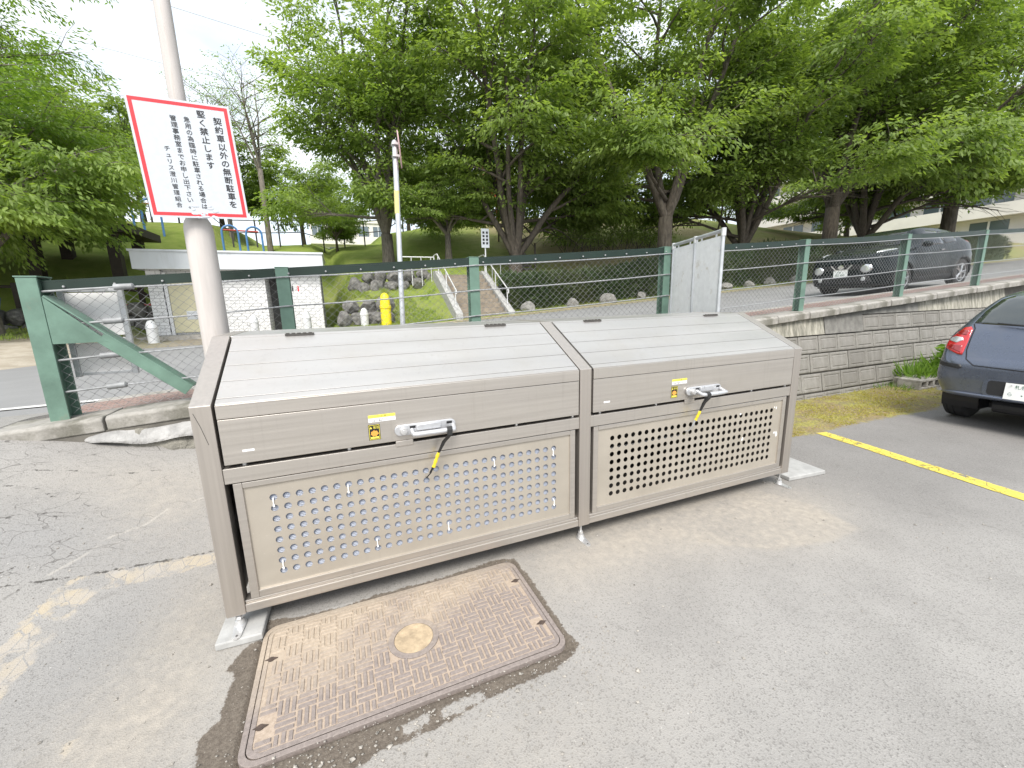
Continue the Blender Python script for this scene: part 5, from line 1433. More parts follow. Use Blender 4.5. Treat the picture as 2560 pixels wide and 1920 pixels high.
for wx, wz in sw: liner(suv, wx, wz, .40, .87)
e = plate_on(suv, (-.028, 0, .565), R(-90), 0, [('札幌', -.075, .022, .045), ('83-44', -.115, -.06, .085)])
m = MB(); m.bx(.2, 3.9, -.62, .62, .19, .26); m.build('underbody', M['black_print'], suv)
# ------------------------------------------------------------------ trees
def unit(v): return v / (np.linalg.norm(v) + 1e-12)
def make_tree(name, seed, H=12.0, fork=1.7, r0=.24, n_limb=7, limb_el=(48, 78), limb_len=.62, n_br=8, br_len=.26, n_tw=7, tw_len=.11, leaves=130, leaf_l=.15, leaf_w=.06,
              droop=.25, spread=.42, mat='leaf', bark='bark', low=0.0, skirt=0, lean=(0, 0), stems=None, flare=1.35, leaf_t0=.0):
    """tapered trunk, limbs, branches, twigs; leaves hang in flat drooping sprays along the twigs"""
    rng = np.random.RandomState(seed)
    bm = MB(); twigs = []
    def poly(p, d, L, n, up, wob):
        pts = [p.copy()]; d = unit(d)
        for i in range(n):
            d = unit(d + rng.normal(0, wob, 3) + np.array([0, 0, up])); p = p + d * L / n; pts.append(p.copy())
        return np.array(pts), d
    def at(pts, t):
        k = t * (len(pts) - 1); i = min(int(k), len(pts) - 2); return pts[i] + (pts[i + 1] - pts[i]) * (k - i), unit(pts[i + 1] - pts[i])
    # trunk
    tp = [np.array([0, 0, -.4]), np.array([0, 0, 0.]), np.array([lean[0] * .3, lean[1] * .3, fork * .5]), np.array([lean[0], lean[1], fork])]
    bm.tube(tp, [r0 * flare * 1.1, r0 * flare, r0 * 1.02, r0 * .95], 12)
    top = tp[-1]
    jobs = []
    az0 = rng.uniform(0, 6.28)
    for i in range(n_limb):
        az = az0 + 6.2832 * i / n_limb + rng.uniform(-.25, .25); el = R(rng.uniform(*limb_el))
        if i == 0: el = R(82)
        d = np.array([math.cos(az) * math.cos(el), math.sin(az) * math.cos(el), math.sin(el)])
        L = H * limb_len * rng.uniform(.85, 1.1) * (1.0 if el > R(45) else .85)
        pts, _ = poly(top - np.array([0, 0, rng.uniform(0, .35) * fork * .3]), d, L, 8, .03, .07)
        rr = r0 * rng.uniform(.42, .6) * (1.1 if i == 0 else 1)
        bm.tube(list(pts), list(np.linspace(rr, rr * .22, len(pts))), 8, caps=False)
        jobs.append((pts, rr, L))
    for s_ in range(skirt):     # low wide branches
        az = rng.uniform(0, 6.28); d = np.array([math.cos(az), math.sin(az), .28])
        L = H * .34 * rng.uniform(.8, 1.1)
        pts, _ = poly(top + np.array([0, 0, rng.uniform(.3, 1.2)]), d, L, 8, .004, .06)
        bm.tube(list(pts), list(np.linspace(r0 * .30, r0 * .06, len(pts))), 6, caps=False); jobs.append((pts, r0 * .3, L))
    for pts, rr, L in jobs:
        for k in range(n_br):
            t = .24 + .76 * (k + rng.uniform(0, 1)) / n_br
            p, d = at(pts, min(t, .999))
            out = unit(np.array([d[0], d[1], 0]) + rng.normal(0, .75, 3) * np.array([1, 1, .25]))
            dd = unit(d * .45 + out * .8 + np.array([0, 0, rng.uniform(-.05, .35)]))
            bl = H * br_len * (1.12 - .5 * t) * rng.uniform(.75, 1.2)
            bp, _ = poly(p, dd, bl, 5, -.015, .09)
            br = rr * (1 - .75 * t) * .55 + .012
            bm.tube(list(bp), list(np.linspace(br, .010, len(bp))), 5, caps=False)
            for q in range(n_tw):
                tt = .22 + .78 * (q + rng.uniform(0, 1)) / n_tw
                p2, d2 = at(bp, min(tt, .999))
                side = np.cross(d2, [0, 0, 1]); sd_ = 1 if q % 2 else -1
                d3 = unit(d2 * .6 + unit(side + 1e-6) * sd_ * rng.uniform(.4, 1) + np.array([0, 0, rng.uniform(-.15, .25)]))
                tl = H * tw_len * rng.uniform(.7, 1.25)
                wp_, _ = poly(p2, d3, tl, 3, -.06, .10)
                bm.tube(list(wp_), list(np.linspace(.010, .004, len(wp_))), 3, caps=False)
                if p2[2] > low: twigs.append((wp_[0], wp_[-1], tl))
    # leaves (vectorised)
    A = np.array([t[0] for t in twigs]); B = np.array([t[1] for t in twigs]); T = len(twigs)
    n = T * leaves
    ti = np.repeat(np.arange(T), leaves)
    s_ = rng.beta(1.6, 1.1, n) * (1.12 - leaf_t0) + leaf_t0
    ax = B - A; ln = np.linalg.norm(ax, axis=1); ax = ax / ln[:, None]
    lat = np.cross(ax, np.array([0, 0, 1.])); lat /= np.linalg.norm(lat, axis=1)[:, None] + 1e-9
    upn = np.cross(lat, ax)
    lo = rng.normal(0, 1, n) * spread * ln[ti] * (1.15 - .55 * s_)
    vo = rng.normal(0, .055, n) * ln[ti]
    c = A[ti] + ax[ti] * (s_ * ln[ti])[:, None] + lat[ti] * lo[:, None] + upn[ti] * vo[:, None]
    c[:, 2] -= droop * (np.abs(lo) ** 1.5 / (ln[ti] + .1) + np.maximum(0, s_ - .5) ** 2 * ln[ti])
    d = ax[ti] * rng.uniform(.3, .9, n)[:, None] + lat[ti] * (np.sign(lo) * rng.uniform(.2, .9, n))[:, None] + rng.normal(0, .25, (n, 3))
    d[:, 2] -= rng.uniform(.15, .75, n) * (.5 + droop * 2); d /= np.linalg.norm(d, axis=1)[:, None]
    nr = np.array([0, 0, 1.]) + rng.normal(0, .38, (n, 3)); w = np.cross(d, nr); w /= np.linalg.norm(w, axis=1)[:, None] + 1e-9
    nn_ = np.cross(w, d)
    ll = leaf_l * rng.uniform(.65, 1.25, n); lw = leaf_w * rng.uniform(.7, 1.25, n)
    V_ = np.empty((n, 4, 3))
    V_[:, 0] = c; V_[:, 1] = c + d * (ll * .45)[:, None] + w * (lw * .5)[:, None] - nn_ * (ll * .05)[:, None]; V_[:, 2] = c + d * ll[:, None] - nn_ * (ll * .12)[:, None]; V_[:, 3] = c + d * (ll * .45)[:, None] - w * (lw * .5)[:, None] - nn_ * (ll * .05)[:, None]
    F_ = np.arange(n * 4).reshape(n, 4)
    e = empty(name)
    tr = bm.build('trunk', M[bark], e, smooth='all', fixn=False)
    cr = np_mesh('crown', V_.reshape(-1, 3), F_, M[mat], e)
    return e

protoA = make_tree('broadleaf_tree', 21, H=12.5, fork=1.1, r0=.25, n_limb=9, limb_el=(54, 80), limb_len=.62, br_len=.19, tw_len=.105, n_br=8, n_tw=7, leaves=105, leaf_l=.195, leaf_w=.082, spread=.36, skirt=3, low=2.7)
protoB = make_tree('broadleaf_tree', 5, H=12.5, fork=2.6, r0=.27, n_limb=7, limb_el=(48, 76), limb_len=.60, br_len=.20, tw_len=.105, n_br=9, n_tw=7, leaves=105, leaf_l=.195, leaf_w=.082, spread=.36, skirt=4, low=2.7)
protoC = make_tree('feathery_tree', 33, H=11, fork=2.4, r0=.17, n_limb=6, limb_el=(45, 75), n_br=8, n_tw=7, leaves=110, leaf_l=.13, leaf_w=.05, spread=.34, skirt=3, mat='leaf_pale', bark='bark_pale', droop=.15, br_len=.27)
protoD = make_tree('park_tree', 14, H=8, fork=1.5, r0=.13, n_limb=6, limb_el=(35, 75), n_br=7, n_tw=6, leaves=60, leaf_l=.24, leaf_w=.11, spread=.45, mat='leaf', bark='bark', br_len=.27, tw_len=.13, skirt=3)
protoE = make_tree('thin_tree', 44, H=11, fork=5.2, r0=.16, n_limb=5, limb_len=.48, limb_el=(55, 82), n_br=6, n_tw=6, leaves=14, leaf_l=.15, leaf_w=.06, spread=.35, mat='leaf_pale', bark='bark_pale', br_len=.24, flare=1.15)
protoF = make_tree('spreading_tree', 61, H=7.2, fork=2.0, r0=.22, n_limb=7, limb_el=(25, 60), n_br=8, n_tw=7, leaves=80, leaf_l=.17, leaf_w=.065, spread=.42, droop=.45, mat='leaf_bright', bark='bark_pale', br_len=.30, tw_len=.13, skirt=5, low=1.6)
protoG = make_tree('upright_tree', 72, H=13.5, fork=1.9, r0=.27, n_limb=8, limb_el=(62, 82), limb_len=.66, n_br=9, n_tw=7, leaves=90, leaf_l=.20, leaf_w=.085, spread=.36, br_len=.19, tw_len=.10, mat='leaf_bright', bark='bark_pale', skirt=2, low=3.0)
_used = set()
def plant(proto, x, y, s_, rz, label, cat='tree', group='park trees', dz=0.0):
    z = float(hill_z(np.array([x]), np.array([y]))[0]) + dz
    if proto.name in _used: o = copy_tree(proto, (x, y, z), rz, s_)
    else:
        _used.add(proto.name); o = proto; o.location = (x, y, z); o.rotation_euler = (0, 0, rz); o.scale = (s_,) * 3
    tag(o, label, cat, group); return o
# front row over the hedge
plant(protoA, 8.0, 15.2, 1.18, .4, 'many-stemmed green tree whose trunk splits low, just right of the stairs')
plant(protoB, 15.3, 14.2, 1.22, 1.3, 'large green tree with one thick trunk behind the white board screen')
plant(protoA, 21.0, 14.6, 1.25, 2.4, 'broad green tree rising left of the SUV, above the dark hedge')
plant(protoB, 27.5, 14.2, 1.36, 3.9, 'tall dark tree with a forked leaning trunk directly above the SUV bonnet')
plant(protoA, 31.5, 14.6, 1.38, 5.3, 'tree with a stout trunk standing right behind the SUV roof')
plant(protoB, 37.0, 12.9, 1.4, .9, 'tree with a pale leaning trunk at the right edge by the apartment block')
plant(protoG, 3.1, 19.0, 1.0, 5.0, 'bright green tree with a pale branching trunk left of the signpost', dz=-.3)
# left side
plant(protoF, -8.0, 13.6, 1.0, .6, 'low spreading tree with drooping sprays at the left edge')
plant(protoF, -11.2, 16.8, 1.1, 2.9, 'spreading tree half out of frame behind the leftmost tree')
plant(protoC, -11.5, 17.6, 1.2, 1.1, 'airy pale green tree reaching up left of the pole')
plant(protoC, -16.5, 18.5, 1.4, 4.0, 'airy pale tree with bare dark limbs at the upper left corner')
plant(protoE, -2.6, 26.5, .85, .5, 'thin grey tree with sparse leaves right of the parking notice')
plant(protoE, -5.2, 31.0, .8, 2.2, 'bare slender tree behind the parking notice')
plant(protoD, -9.8, 31.5, 1.0, .0, 'rounded tree in the far row behind the pole')
plant(protoD, -6.2, 34.0, 1.0, 1.0, 'small dense tree far behind the left end of the toilet roof')
plant(protoD, -14.0, 33.0, 1.15, 2.0, 'dense tree far behind the climbing bars')
plant(protoD, -1.2, 34.5, .95, 3.0, 'dense tree beyond the far railing, above the toilet roof')
plant(protoD, -19.5, 30.0, 1.2, 4.1, 'dense tree far off at the left edge')
plant(protoD, 1.0, 27.0, .55, 4.6, 'small tree by the far railing, left of the lawn crest')
plant(protoD, 17.5, 38.0, 1.0, 5.2, 'far tree on the hill seen between the thick trunks')
plant(protoD, 30.0, 40.0, 1.0, .7, 'far tree on the hill crest left of the SUV')
plant(protoD, 42.0, 34.0, 1.0, 2.3, 'far tree on the crest above the SUV tail')
plant(protoD, 41.0, 21.0, 1.2, 3.6, 'tree at the far right in front of the apartment block')
plant(protoD, 7.0, 36.0, 1.0, 3.1, 'far tree on top of the hill above the stairs')
plant(protoF, 5.6, 17.4, .62, 1.2, 'small bushy tree with low foliage left of the stair top', group='park trees')

# ------------------------------------------------------------------ hedge, shrubs, weeds
def leaf_cloud(name, pts, dirs, L, W, mat, parent, seed, jit=.3):
    rng = np.random.RandomState(seed); n = len(pts)
    d = dirs + rng.normal(0, jit, (n, 3)); d /= np.linalg.norm(d, axis=1)[:, None]
    w = np.cross(d, rng.normal(0, 1, (n, 3))); w /= np.linalg.norm(w, axis=1)[:, None] + 1e-9
    ll = L * rng.uniform(.6, 1.3, n)[:, None]; lw = W * rng.uniform(.7, 1.3, n)[:, None]
    V_ = np.empty((n, 4, 3)); V_[:, 0] = pts; V_[:, 1] = pts + d * ll * .45 + w * lw * .5; V_[:, 2] = pts + d * ll; V_[:, 3] = pts + d * ll * .45 - w * lw * .5
    return np_mesh(name, V_.reshape(-1, 3), np.arange(n * 4).reshape(n, 4), M[mat], parent)
def hedge(label, x0, x1, y0, depth, h, seed, n):
    rng = np.random.RandomState(seed)
    e = empty('conifer_hedge', ((x0 + x1) / 2, y0 + depth / 2, float(hill_z((x0 + x1) / 2, y0)))); tag(e, label, 'hedge', 'low conifer hedges along the road')
    # solid dark core, lumpy
    nx, na = int((x1 - x0) / .25) + 2, 12
    xs_ = np.linspace(x0 + .15, x1 - .15, nx); an = np.linspace(0, math.pi, na)
    X, A2 = np.meshgrid(xs_, an, indexing='ij')
    hh = h * (.62 + .34 * fbm(X * .8 + seed, A2 * 0 + seed, 3))
    yy = y0 + depth / 2 - np.cos(A2) * depth * .40 * (1 + .3 * (fbm(X * 2, A2 * 2, 2) - .5)); g0 = hill_z(X, y0 + 0 * X)
    zz = g0 - .1 + hh * np.sin(A2) ** .6
    core = np_mesh('inner_branches', np.stack([X.ravel(), yy.ravel(), zz.ravel()], 1), grid_faces(nx, na), M['needle'], None, smooth=True); adopt(core, e)
    t = rng.uniform(0, 1, n); a = rng.uniform(.0, math.pi, n); px = x0 + (x1 - x0) * t
    k = rng.uniform(.8, 1.03, n)
    hh = h * (.72 + .36 * fbm(px * .8 + seed, px * 0 + seed, 3)) + .12 * (rng.rand(n) ** 4) * h
    py = y0 + depth / 2 - np.cos(a) * depth * .52 * k; pz = hill_z(px, y0 + 0 * px) - .05 + hh * np.sin(a) ** .6 * k
    dirs = np.stack([rng.normal(0, .35, n), -np.cos(a) * .8, .55 + np.sin(a) * .6], 1)
    adopt(leaf_cloud('needle_sprays', np.stack([px, py, pz], 1), dirs, .20, .05, 'needle', None, seed), e)
    return e
hedge('dark conifer hedge directly right of the concrete stairs', 6.75, 13.4, 12.95, 1.5, 1.5, 3, 26000)
hedge('dark conifer hedge behind the white board screen', 13.3, 20.0, 12.9, 1.6, 1.75, 4, 24000)
hedge('spiky dark hedge at the left of the SUV', 19.9, 28.5, 12.9, 1.7, 2.0, 5, 24000)
hedge('dark hedge behind the SUV at the far right', 28.4, 46.0, 12.9, 1.8, 2.0, 6, 26000)

def make_shrub(seed, h):
    rng = np.random.RandomState(seed); m = MB(); tips = []
    for k in range(5):
        a = rng.uniform(0, 6.28); p = np.array([0, 0, -.1]); d = unit(np.array([math.cos(a) * .28, math.sin(a) * .28, 1])); pts = [p]
        for i in range(5):
            d = unit(d + rng.normal(0, .22, 3) * [1, 1, .3]); p = p + d * h / 5; pts.append(p)
        m.tube([tuple(q) for q in pts], [.022, .02, .017, .014, .011, .007], 5, caps=False); tips += [pts[-1], pts[-2], (pts[-1] + pts[-2]) / 2]
    e = empty('bare_stem_shrub'); m.build('stems', M['bark'], e, smooth='all', fixn=False)
    c = np.array(tips)[rng.randint(0, len(tips), 420)] + rng.normal(0, 1, (420, 3)) * [.22, .22, .14]
    leaf_cloud('leaves', c, np.tile([0, 0, -.25], (420, 1)) + rng.normal(0, .6, (420, 3)), .13, .06, 'leaf', e, seed)
    return e
shp = [make_shrub(s_, 1.55) for s_ in (1, 2, 3)]
ords = ['first', 'second', 'third', 'fourth', 'fifth', 'sixth', 'seventh', 'eighth', 'ninth', 'tenth']
used3 = [False] * 3
for i in range(10):
    x = 12.1 + i * .64 + random.uniform(-.12, .12); y = 17.5 + random.uniform(-.2, .2); z = float(hill_z(x, y)); k = i % 3
    if not used3[k]: o = shp[k]; used3[k] = True; o.location = (x, y, z); o.rotation_euler = (0, 0, i * 1.3)
    else: o = copy_tree(shp[k], (x, y, z), i * 1.3, random.uniform(.9, 1.1))
    tag(o, ords[i] + ' leafy bare-stemmed shrub from the left in the row on the slope', 'shrub', 'shrubs on the slope')

def weed(label, x, y, z, n, h, spread_, seed, broad):
    rng = np.random.RandomState(seed); e = empty('weed_clump', (x, y, z)); tag(e, label, 'weed', 'weeds at the wall foot')
    a = rng.uniform(0, 6.28, n); r_ = np.sqrt(rng.rand(n)) * spread_
    p = np.stack([x + r_ * np.cos(a), y + r_ * np.sin(a), np.full(n, z - .01)], 1)
    d = np.stack([np.cos(a) * .5, np.sin(a) * .5, np.full(n, 1.0)], 1)
    adopt(leaf_cloud('blades', p, d, h, h * .07, 'weed', None, seed, .35), e)
    if broad:
        m = MB(); k = 26; pp, dd = [], []
        for s_ in range(6):
            b = np.array([x + rng.normal(0, spread_ * .3), y + rng.normal(0, spread_ * .3), z]); tpt = b + np.array([rng.normal(0, .07), rng.normal(0, .07), h * 1.25])
            m.tube([tuple(b), tuple((b + tpt) / 2 + rng.normal(0, .02, 3)), tuple(tpt)], [.005, .004, .003], 4)
            for j in range(k):
                t = rng.uniform(.3, 1); pp.append(b + (tpt - b) * t); an = rng.uniform(0, 6.28); dd.append([math.cos(an), math.sin(an), rng.uniform(-.2, .5)])
        adopt(m.build('stems', M['weed']), e); adopt(leaf_cloud('leaves', np.array(pp), np.array(dd), h * .35, h * .20, 'weed', None, seed + 1, .2), e)
    return e
# ------------------------------------------------------------------ things beyond the road
M['brick_white'] = None
def wbrick():
    t = NT('white_glazed_brick')
    br = t.n('TexBrick'); br.inputs['Scale'].default_value = 2.4; br.inputs['Mortar Size'].default_value = .012; br.inputs['Brick Width'].default_value = .62; br.inputs['Row Height'].default_value = .26
    br.inputs['Color1'].default_value = (.66, .66, .66, 1); br.inputs['Color2'].default_value = (.74, .74, .745, 1); br.inputs['Mortar'].default_value = (.20, .20, .20, 1)
    t.lk(t.mapped((1, 1, 1), (R(90), 0, 0)), br.inputs['Vector'])
    return t.bsdf(br.outputs['Color'], .55, 0, t.bump(br.outputs['Fac'], .5, -.01), .4)
M['brick_white'] = wbrick()
M['brick_shade'] = pmat('recess_shade_brick', (.10, .10, .10), .8, var=.2)  # shade inside the entrance is put into the brick colour
M['fascia'] = pmat('pale_fascia_panel', (.60, .63, .66), .5, var=.05, vs_=2, stretch=(1, 1, .3), dirt=(.40, .41, .40), dirt_amt=.2)
M['cream'] = pmat('cream_metal_door', (.60, .56, .38), .5, var=.04)
M['rock'] = pmat('dark_grey_boulder', (.17, .165, .155), .92, var=.4, vs_=5, bump=.9, bs=12, dist=.05, dirt=(.30, .29, .27), dirt_amt=.3)
M['rock_pale'] = pmat('pale_kerb_boulder', (.24, .235, .22), .92, var=.3, vs_=6, bump=.8, bs=14, dist=.04)
M['rail_white'] = pmat('white_painted_rail', (.68, .69, .70), .4, .2, .05)
M['yellow_plastic'] = pmat('yellow_plastic_cover', (.76, .62, .02), .4, var=.05)
M['wood_dark'] = pmat('dark_stained_timber', (.045, .035, .028), .8, var=.25, vs_=5, stretch=(1, 1, 6))
M['blue'] = pmat('blue_play_paint', (.10, .25, .55), .4, var=.05)
M['red'] = pmat('red_play_paint', (.50, .06, .05), .45, var=.05)
M['orange'] = pmat('orange_play_plastic', (.70, .16, .05), .45, var=.05)
M['playgreen'] = pmat('green_play_plastic', (.03, .22, .12), .45, var=.05)
M['stair'] = pmat('brown_concrete_step', (.26, .22, .17), .9, var=.2, vs_=6, bump=.3)
M['apt'] = pmat('pale_apartment_render', (.62, .60, .565), .7, var=.06, vs_=.6)
M['apt_beige'] = pmat('beige_building_render', (.58, .50, .42), .7, var=.06, vs_=.6)
M['apt_win'] = NT('dark_window_glass').bsdf((.10, .13, .15), .08, 0, None, .8)
M['iron'] = pmat('dark_iron', (.03, .03, .032), .6, var=.1)
HZ = lambda x, y: float(hill_z(x, y))

# public toilet with white brick walls
TY0, TY1, TX0, TX1 = 15.0, 18.0, -4.9, .14
tz = .60
wc = empty('toilet_block', ((TX0 + TX1) / 2, 16.5, tz)); tag(wc, 'small white brick public toilet with a pale flat roof behind the fence', 'building')
def part(e, name, mat, *boxes, bevel=0.0):
    m = MB()
    for b in boxes: m.bx(*b)
    return adopt(m.build(name, mat, bevel=bevel), e)
part(wc, 'wall', M['brick_white'], (TX0, -4.52, TY0, TY1, tz - .4, 2.86), (-3.40, -1.62, TY0, TY1, tz - .4, 2.86), (-4.52, -3.40, TY0 + .12, TY1, tz - .4, 2.86))
part(wc, 'wall', M['brick_white'], (-.96, TX1, TY0 - .02, TY1, tz - .4, 2.86))
part(wc, 'entrance_recess', M['brick_shade'], (-1.62, -.96, TY0 + 1.1, TY1, tz - .4, 2.86))
rf = part(wc, 'roof', M['fascia'], (-5.08, .30, TY0 - .38, TY1 + .3, 2.74, 3.27))
part(wc, 'roof_cap', M['fascia'], (-5.12, .34, TY0 - .42, TY1 + .34, 3.271, 3.33))
dr = part(wc, 'door', M['cream'], (-4.40, -3.46, TY0 + .06, TY0 + .115, tz + .12, 2.62))
part(wc, 'door_frame', M['rail_white'], (-4.50, -4.41, TY0 + .03, TY0 + .11, tz, 2.66), (-3.455, -3.405, TY0 + .03, TY0 + .11, tz, 2.66))
o = MB(); o.bx(-4.02, -3.62, TY0 + .05, TY0 + .058, 1.14, 1.42); v_ = o.build('vent', M['rail_white']); adopt(v_, wc)
for k in range(6): part(wc, 'vent_slat', M['fascia'], (-4.0, -3.64, TY0 + .035, TY0 + .049, 1.165 + k * .042, 1.185 + k * .042))
for k, (mt) in enumerate((M['black_print'], M['red_print'])):
    x = -.78 + k * .18
    m = MB(); m.lathe([(.024, .0), (.024, .008)], 12, (x, TY0 - .022, 2.18), Matrix.Rotation(R(90), 3, 'X')); m.bx(x - .022, x + .022, TY0 - .030, TY0 - .022, 2.02, 2.15); adopt(m.build('pictogram', mt), wc)
part(wc, 'step_pad', M['concrete'], (-5.1, -3.0, TY0 - 1.0, TY0 - .005, tz - .3, tz + .05))
part(wc, 'downpipe', M['iron'], (.16, .20, TY0 + .02, TY0 + .06, tz - .2, 2.73))

# bollards
def bollard(label, x, y, z):
    m = MB(); m.lathe([(.135, -.1), (.135, .40), (.145, .41), (.145, .45), (.13, .47), (.12, .53), (.09, .60), (.045, .64), (.01, .65)], 18); o = m.build('bollard', M['rail_white'], smooth=True); o.location = (x, y, z); tag(o, label, 'bollard', 'white domed bollards')
bollard('white domed bollard in front of the cream door of the toilet', -4.45, 13.3, .55)
bollard('white domed bollard at the left part of the toilet wall', -1.9, 13.6, .60)
bollard('white domed bollard before the toilet entrance', -.35, 13.4, .68)
bollard('white domed bollard standing alone before the rocks', 1.45, 13.1, .74)

# signpost seen edge on, with a yellow hydrant cover behind
sx, sy = 1.33, 3.42; sz = .72
spt = empty('signpost', (sx, sy, sz)); tag(spt, 'tall galvanised signpost with a small round sign seen edge on', 'signpost')
m = MB(); m.tube([(sx, sy, sz - .3), (sx + .085, sy, 3.36), (sx + .0855, sy, 3.375)], [.031, .031, .022], 14); adopt(m.build('post', M['galv'], smooth=True), spt)
ang = math.atan2(sy + 2.0124, sx + .11 - .5949)
rt_ = Matrix.Rotation(ang, 3, 'Z') @ Matrix.Rotation(R(86), 3, 'X')
m = MB(); m.lathe([(.196, -.004), (.20, 0), (.196, .006)], 32, (sx + .128, sy - .035, 3.27), rt_); adopt(m.build('sign_disc', pmat('faded_pink_sign_film', (.62, .40, .40), .5, var=.15, vs_=6), smooth=True), spt)
for z in (3.20, 3.33):
    m = MB(); m.bx(sx + .045, sx + .125, sy - .05, sy + .035, z - .012, z + .012); adopt(m.build('clamp', M['zinc']), spt)
m = MB(); m.tube([(sx + .0585, sy, 2.56), (sx + .0675, sy, 2.82)], .0325, 14); adopt(m.build('yellow_label', pmat('pale_yellow_label', (.66, .58, .25), .5), smooth=True), spt)
m = MB(); m.lathe([(.17, -.1), (.17, .62), (.19, .64), (.19, .72), (.165, .74), (.155, .95), (.13, 1.06), (.07, 1.13), (.01, 1.15)], 20); o = m.build('hydrant_cover', M['yellow_plastic'], smooth=True); o.location = (2.12, 12.7, .72); tag(o, 'bright yellow rounded hydrant cover behind the signpost', 'hydrant')

# boulders
def rock_mesh(seed, sub=3):
    import bmesh
    rng = random.Random(seed); bm = bmesh.new(); bmesh.ops.create_icosphere(bm, subdivisions=sub, radius=.5)
    planes = [(Vector((rng.gauss(0, 1), rng.gauss(0, 1), rng.gauss(0, 1))).normalized(), rng.uniform(.30, .44)) for _ in range(11)]
    for v in bm.verts:
        for n_, d_ in planes:
            k = v.co.dot(n_) - d_
            if k > 0: v.co -= n_ * k
        v.co += v.co.normalized() * rng.uniform(-.012, .012)
    me = bpy.data.meshes.new('rock'); bm.to_mesh(me); bm.free(); return me
rocks = [rock_mesh(s_) for s_ in range(6)]
def rock(name, x, y, z, s_, rz, mat, parent=None, k=0):
    key = (k, mat.name)
    if key not in rock.c:
        me = rocks[k].copy(); me.materials.append(mat); rock.c[key] = me
    o = bpy.data.objects.new(name, rock.c[key]); COL.objects.link(o); o.location = (x, y, z); o.scale = s_; o.rotation_euler = (0, 0, rz)
    if parent is not None: adopt(o, parent)
    return o
rock.c = {}
rr = random.Random(3)
for nm, label, xa, xb, ya, yb, rowsn, z0f in (('rock_wall', 'lower rockery of dark boulders beside the toilet', .55, 2.15, 13.5, 13.45, 2, lambda x: .80), ('rock_wall', 'upper rockery of dark boulders across the lawn', .9, 4.4, 16.5, 16.3, 2, lambda x: HZ(x, 16.4) - .15), ('rock_wall', 'low rockery left of the toilet block', -9.5, -4.9, 15.6, 15.9, 2, lambda x: .75)):
    e = empty(nm, ((xa + xb) / 2, ya, z0f(xa))); tag(e, label, 'rock wall', 'rockeries in the park')
    for rw in range(rowsn):
        x = xa + (.2 if rw else 0)
        while x < xb:
            w = rr.uniform(.42, .72); t = (x - xa) / (xb - xa)
            rock('boulder', x + w / 2, ya + (yb - ya) * t + rw * .22 + rr.uniform(-.05, .05), z0f(x) + .22 + rw * .42 + rr.uniform(-.05, .05), (w * 1.15, .6, rr.uniform(.5, .68)), rr.uniform(0, 6), M['rock'], e, rr.randrange(6)); x += w * .92
kb = ['first', 'second', 'third', 'fourth', 'fifth', 'sixth', 'seventh', 'eighth', 'ninth', 'tenth', 'eleventh', 'twelfth']
xr = [7.4, 9.3, 11.0, 12.8, 17.6, 19.2, 20.8, 22.6, 30.6, 32.2, 33.9, 35.6]
for i, x in enumerate(xr):
    y = 12.62 + rr.uniform(-.1, .1); s_ = rr.uniform(.55, .8)
    o = rock('verge_boulder', x, y, float(road_z(x)) + .16, (s_, s_ * .8, s_ * .75), rr.uniform(0, 6), M['rock_pale'], None, rr.randrange(6))
    tag(o, kb[i] + ' pale boulder from the stairs along the foot of the hedge', 'boulder', 'boulders along the hedge')

# concrete stairs with white handrails
se = empty('park_stairs', (5.5, 12.4, .95)); tag(se, 'brown concrete steps climbing from the road into the park', 'stairs')
nst, rise, run_ = 10, .165, .29
zs0 = float(road_z(5.4)) + .02
for i in range(nst):
    m = MB(); m.bx(4.72, 6.42, 12.45 + i * run_, 12.45 + (i + 1) * run_ + .3, zs0 - .3, zs0 + (i + 1) * rise); o = adopt(m.build('step', M['stair'], bevel=.01), se)
    m = MB(); m.bx(4.72, 6.42, 12.446 + i * run_, 12.50 + i * run_, zs0 + (i + 1) * rise + .001, zs0 + (i + 1) * rise + .010); adopt(m.build('nosing', M['concrete']), se)
for x in (4.45, 6.45):
    m = MB(); y0, y1 = 12.3, 12.45 + nst * run_; z1 = zs0 + nst * rise
    m.add([(x, y0, zs0 - .3), (x, y1 + .4, zs0 - .3), (x, y1 + .4, z1 + .18), (x, y1, z1 + .18), (x, y0, zs0 + .16), (x + .25, y0, zs0 - .3), (x + .25, y1 + .4, zs0 - .3), (x + .25, y1 + .4, z1 + .18), (x + .25, y1, z1 + .18), (x + .25, y0, zs0 + .16)],
          [(0, 1, 2, 3, 4), (9, 8, 7, 6, 5), (4, 3, 8, 9), (3, 2, 7, 8), (0, 4, 9, 5), (1, 6, 7, 2)])
    adopt(m.build('side_wall', M['paver'], bevel=.01), se)
    xr_ = x + .12
    m = MB(); a, b = (12.6, zs0 + .95), (15.3, zs0 + .95 + 2.7 * rise / run_)
    m.tube([(xr_, a[0], a[1] - .12), (xr_, a[0], a[1]), (xr_, b[0], b[1]), (xr_, b[0] + .6, b[1]), (xr_, b[0] + .6, b[1] - .2)], .024, 8)
    for t in (0.05, .5, .95):
        y = a[0] + (b[0] - a[0]) * t; z = a[1] + (b[1] - a[1]) * t; m.tube([(xr_, y, z), (xr_, y, z - .9)], .02, 6)
    adopt(m.build('handrail', M['rail_white'], smooth=True), se)
m = MB(); y = 15.75; z = zs0 + nst * rise
m.tube([(3.2, y, z + .75), (4.5, y, z + .75)], .022, 8); m.tube([(6.7, y, z + .75), (7.6, y, z + .75)], .022, 8)
for x in (3.2, 3.6, 4.0, 4.4, 6.75, 7.1, 7.5): m.tube([(x, y, z + .75), (x, y, z - .4)], .016, 6)
adopt(m.build('landing_rail', M['rail_white'], smooth=True), se)
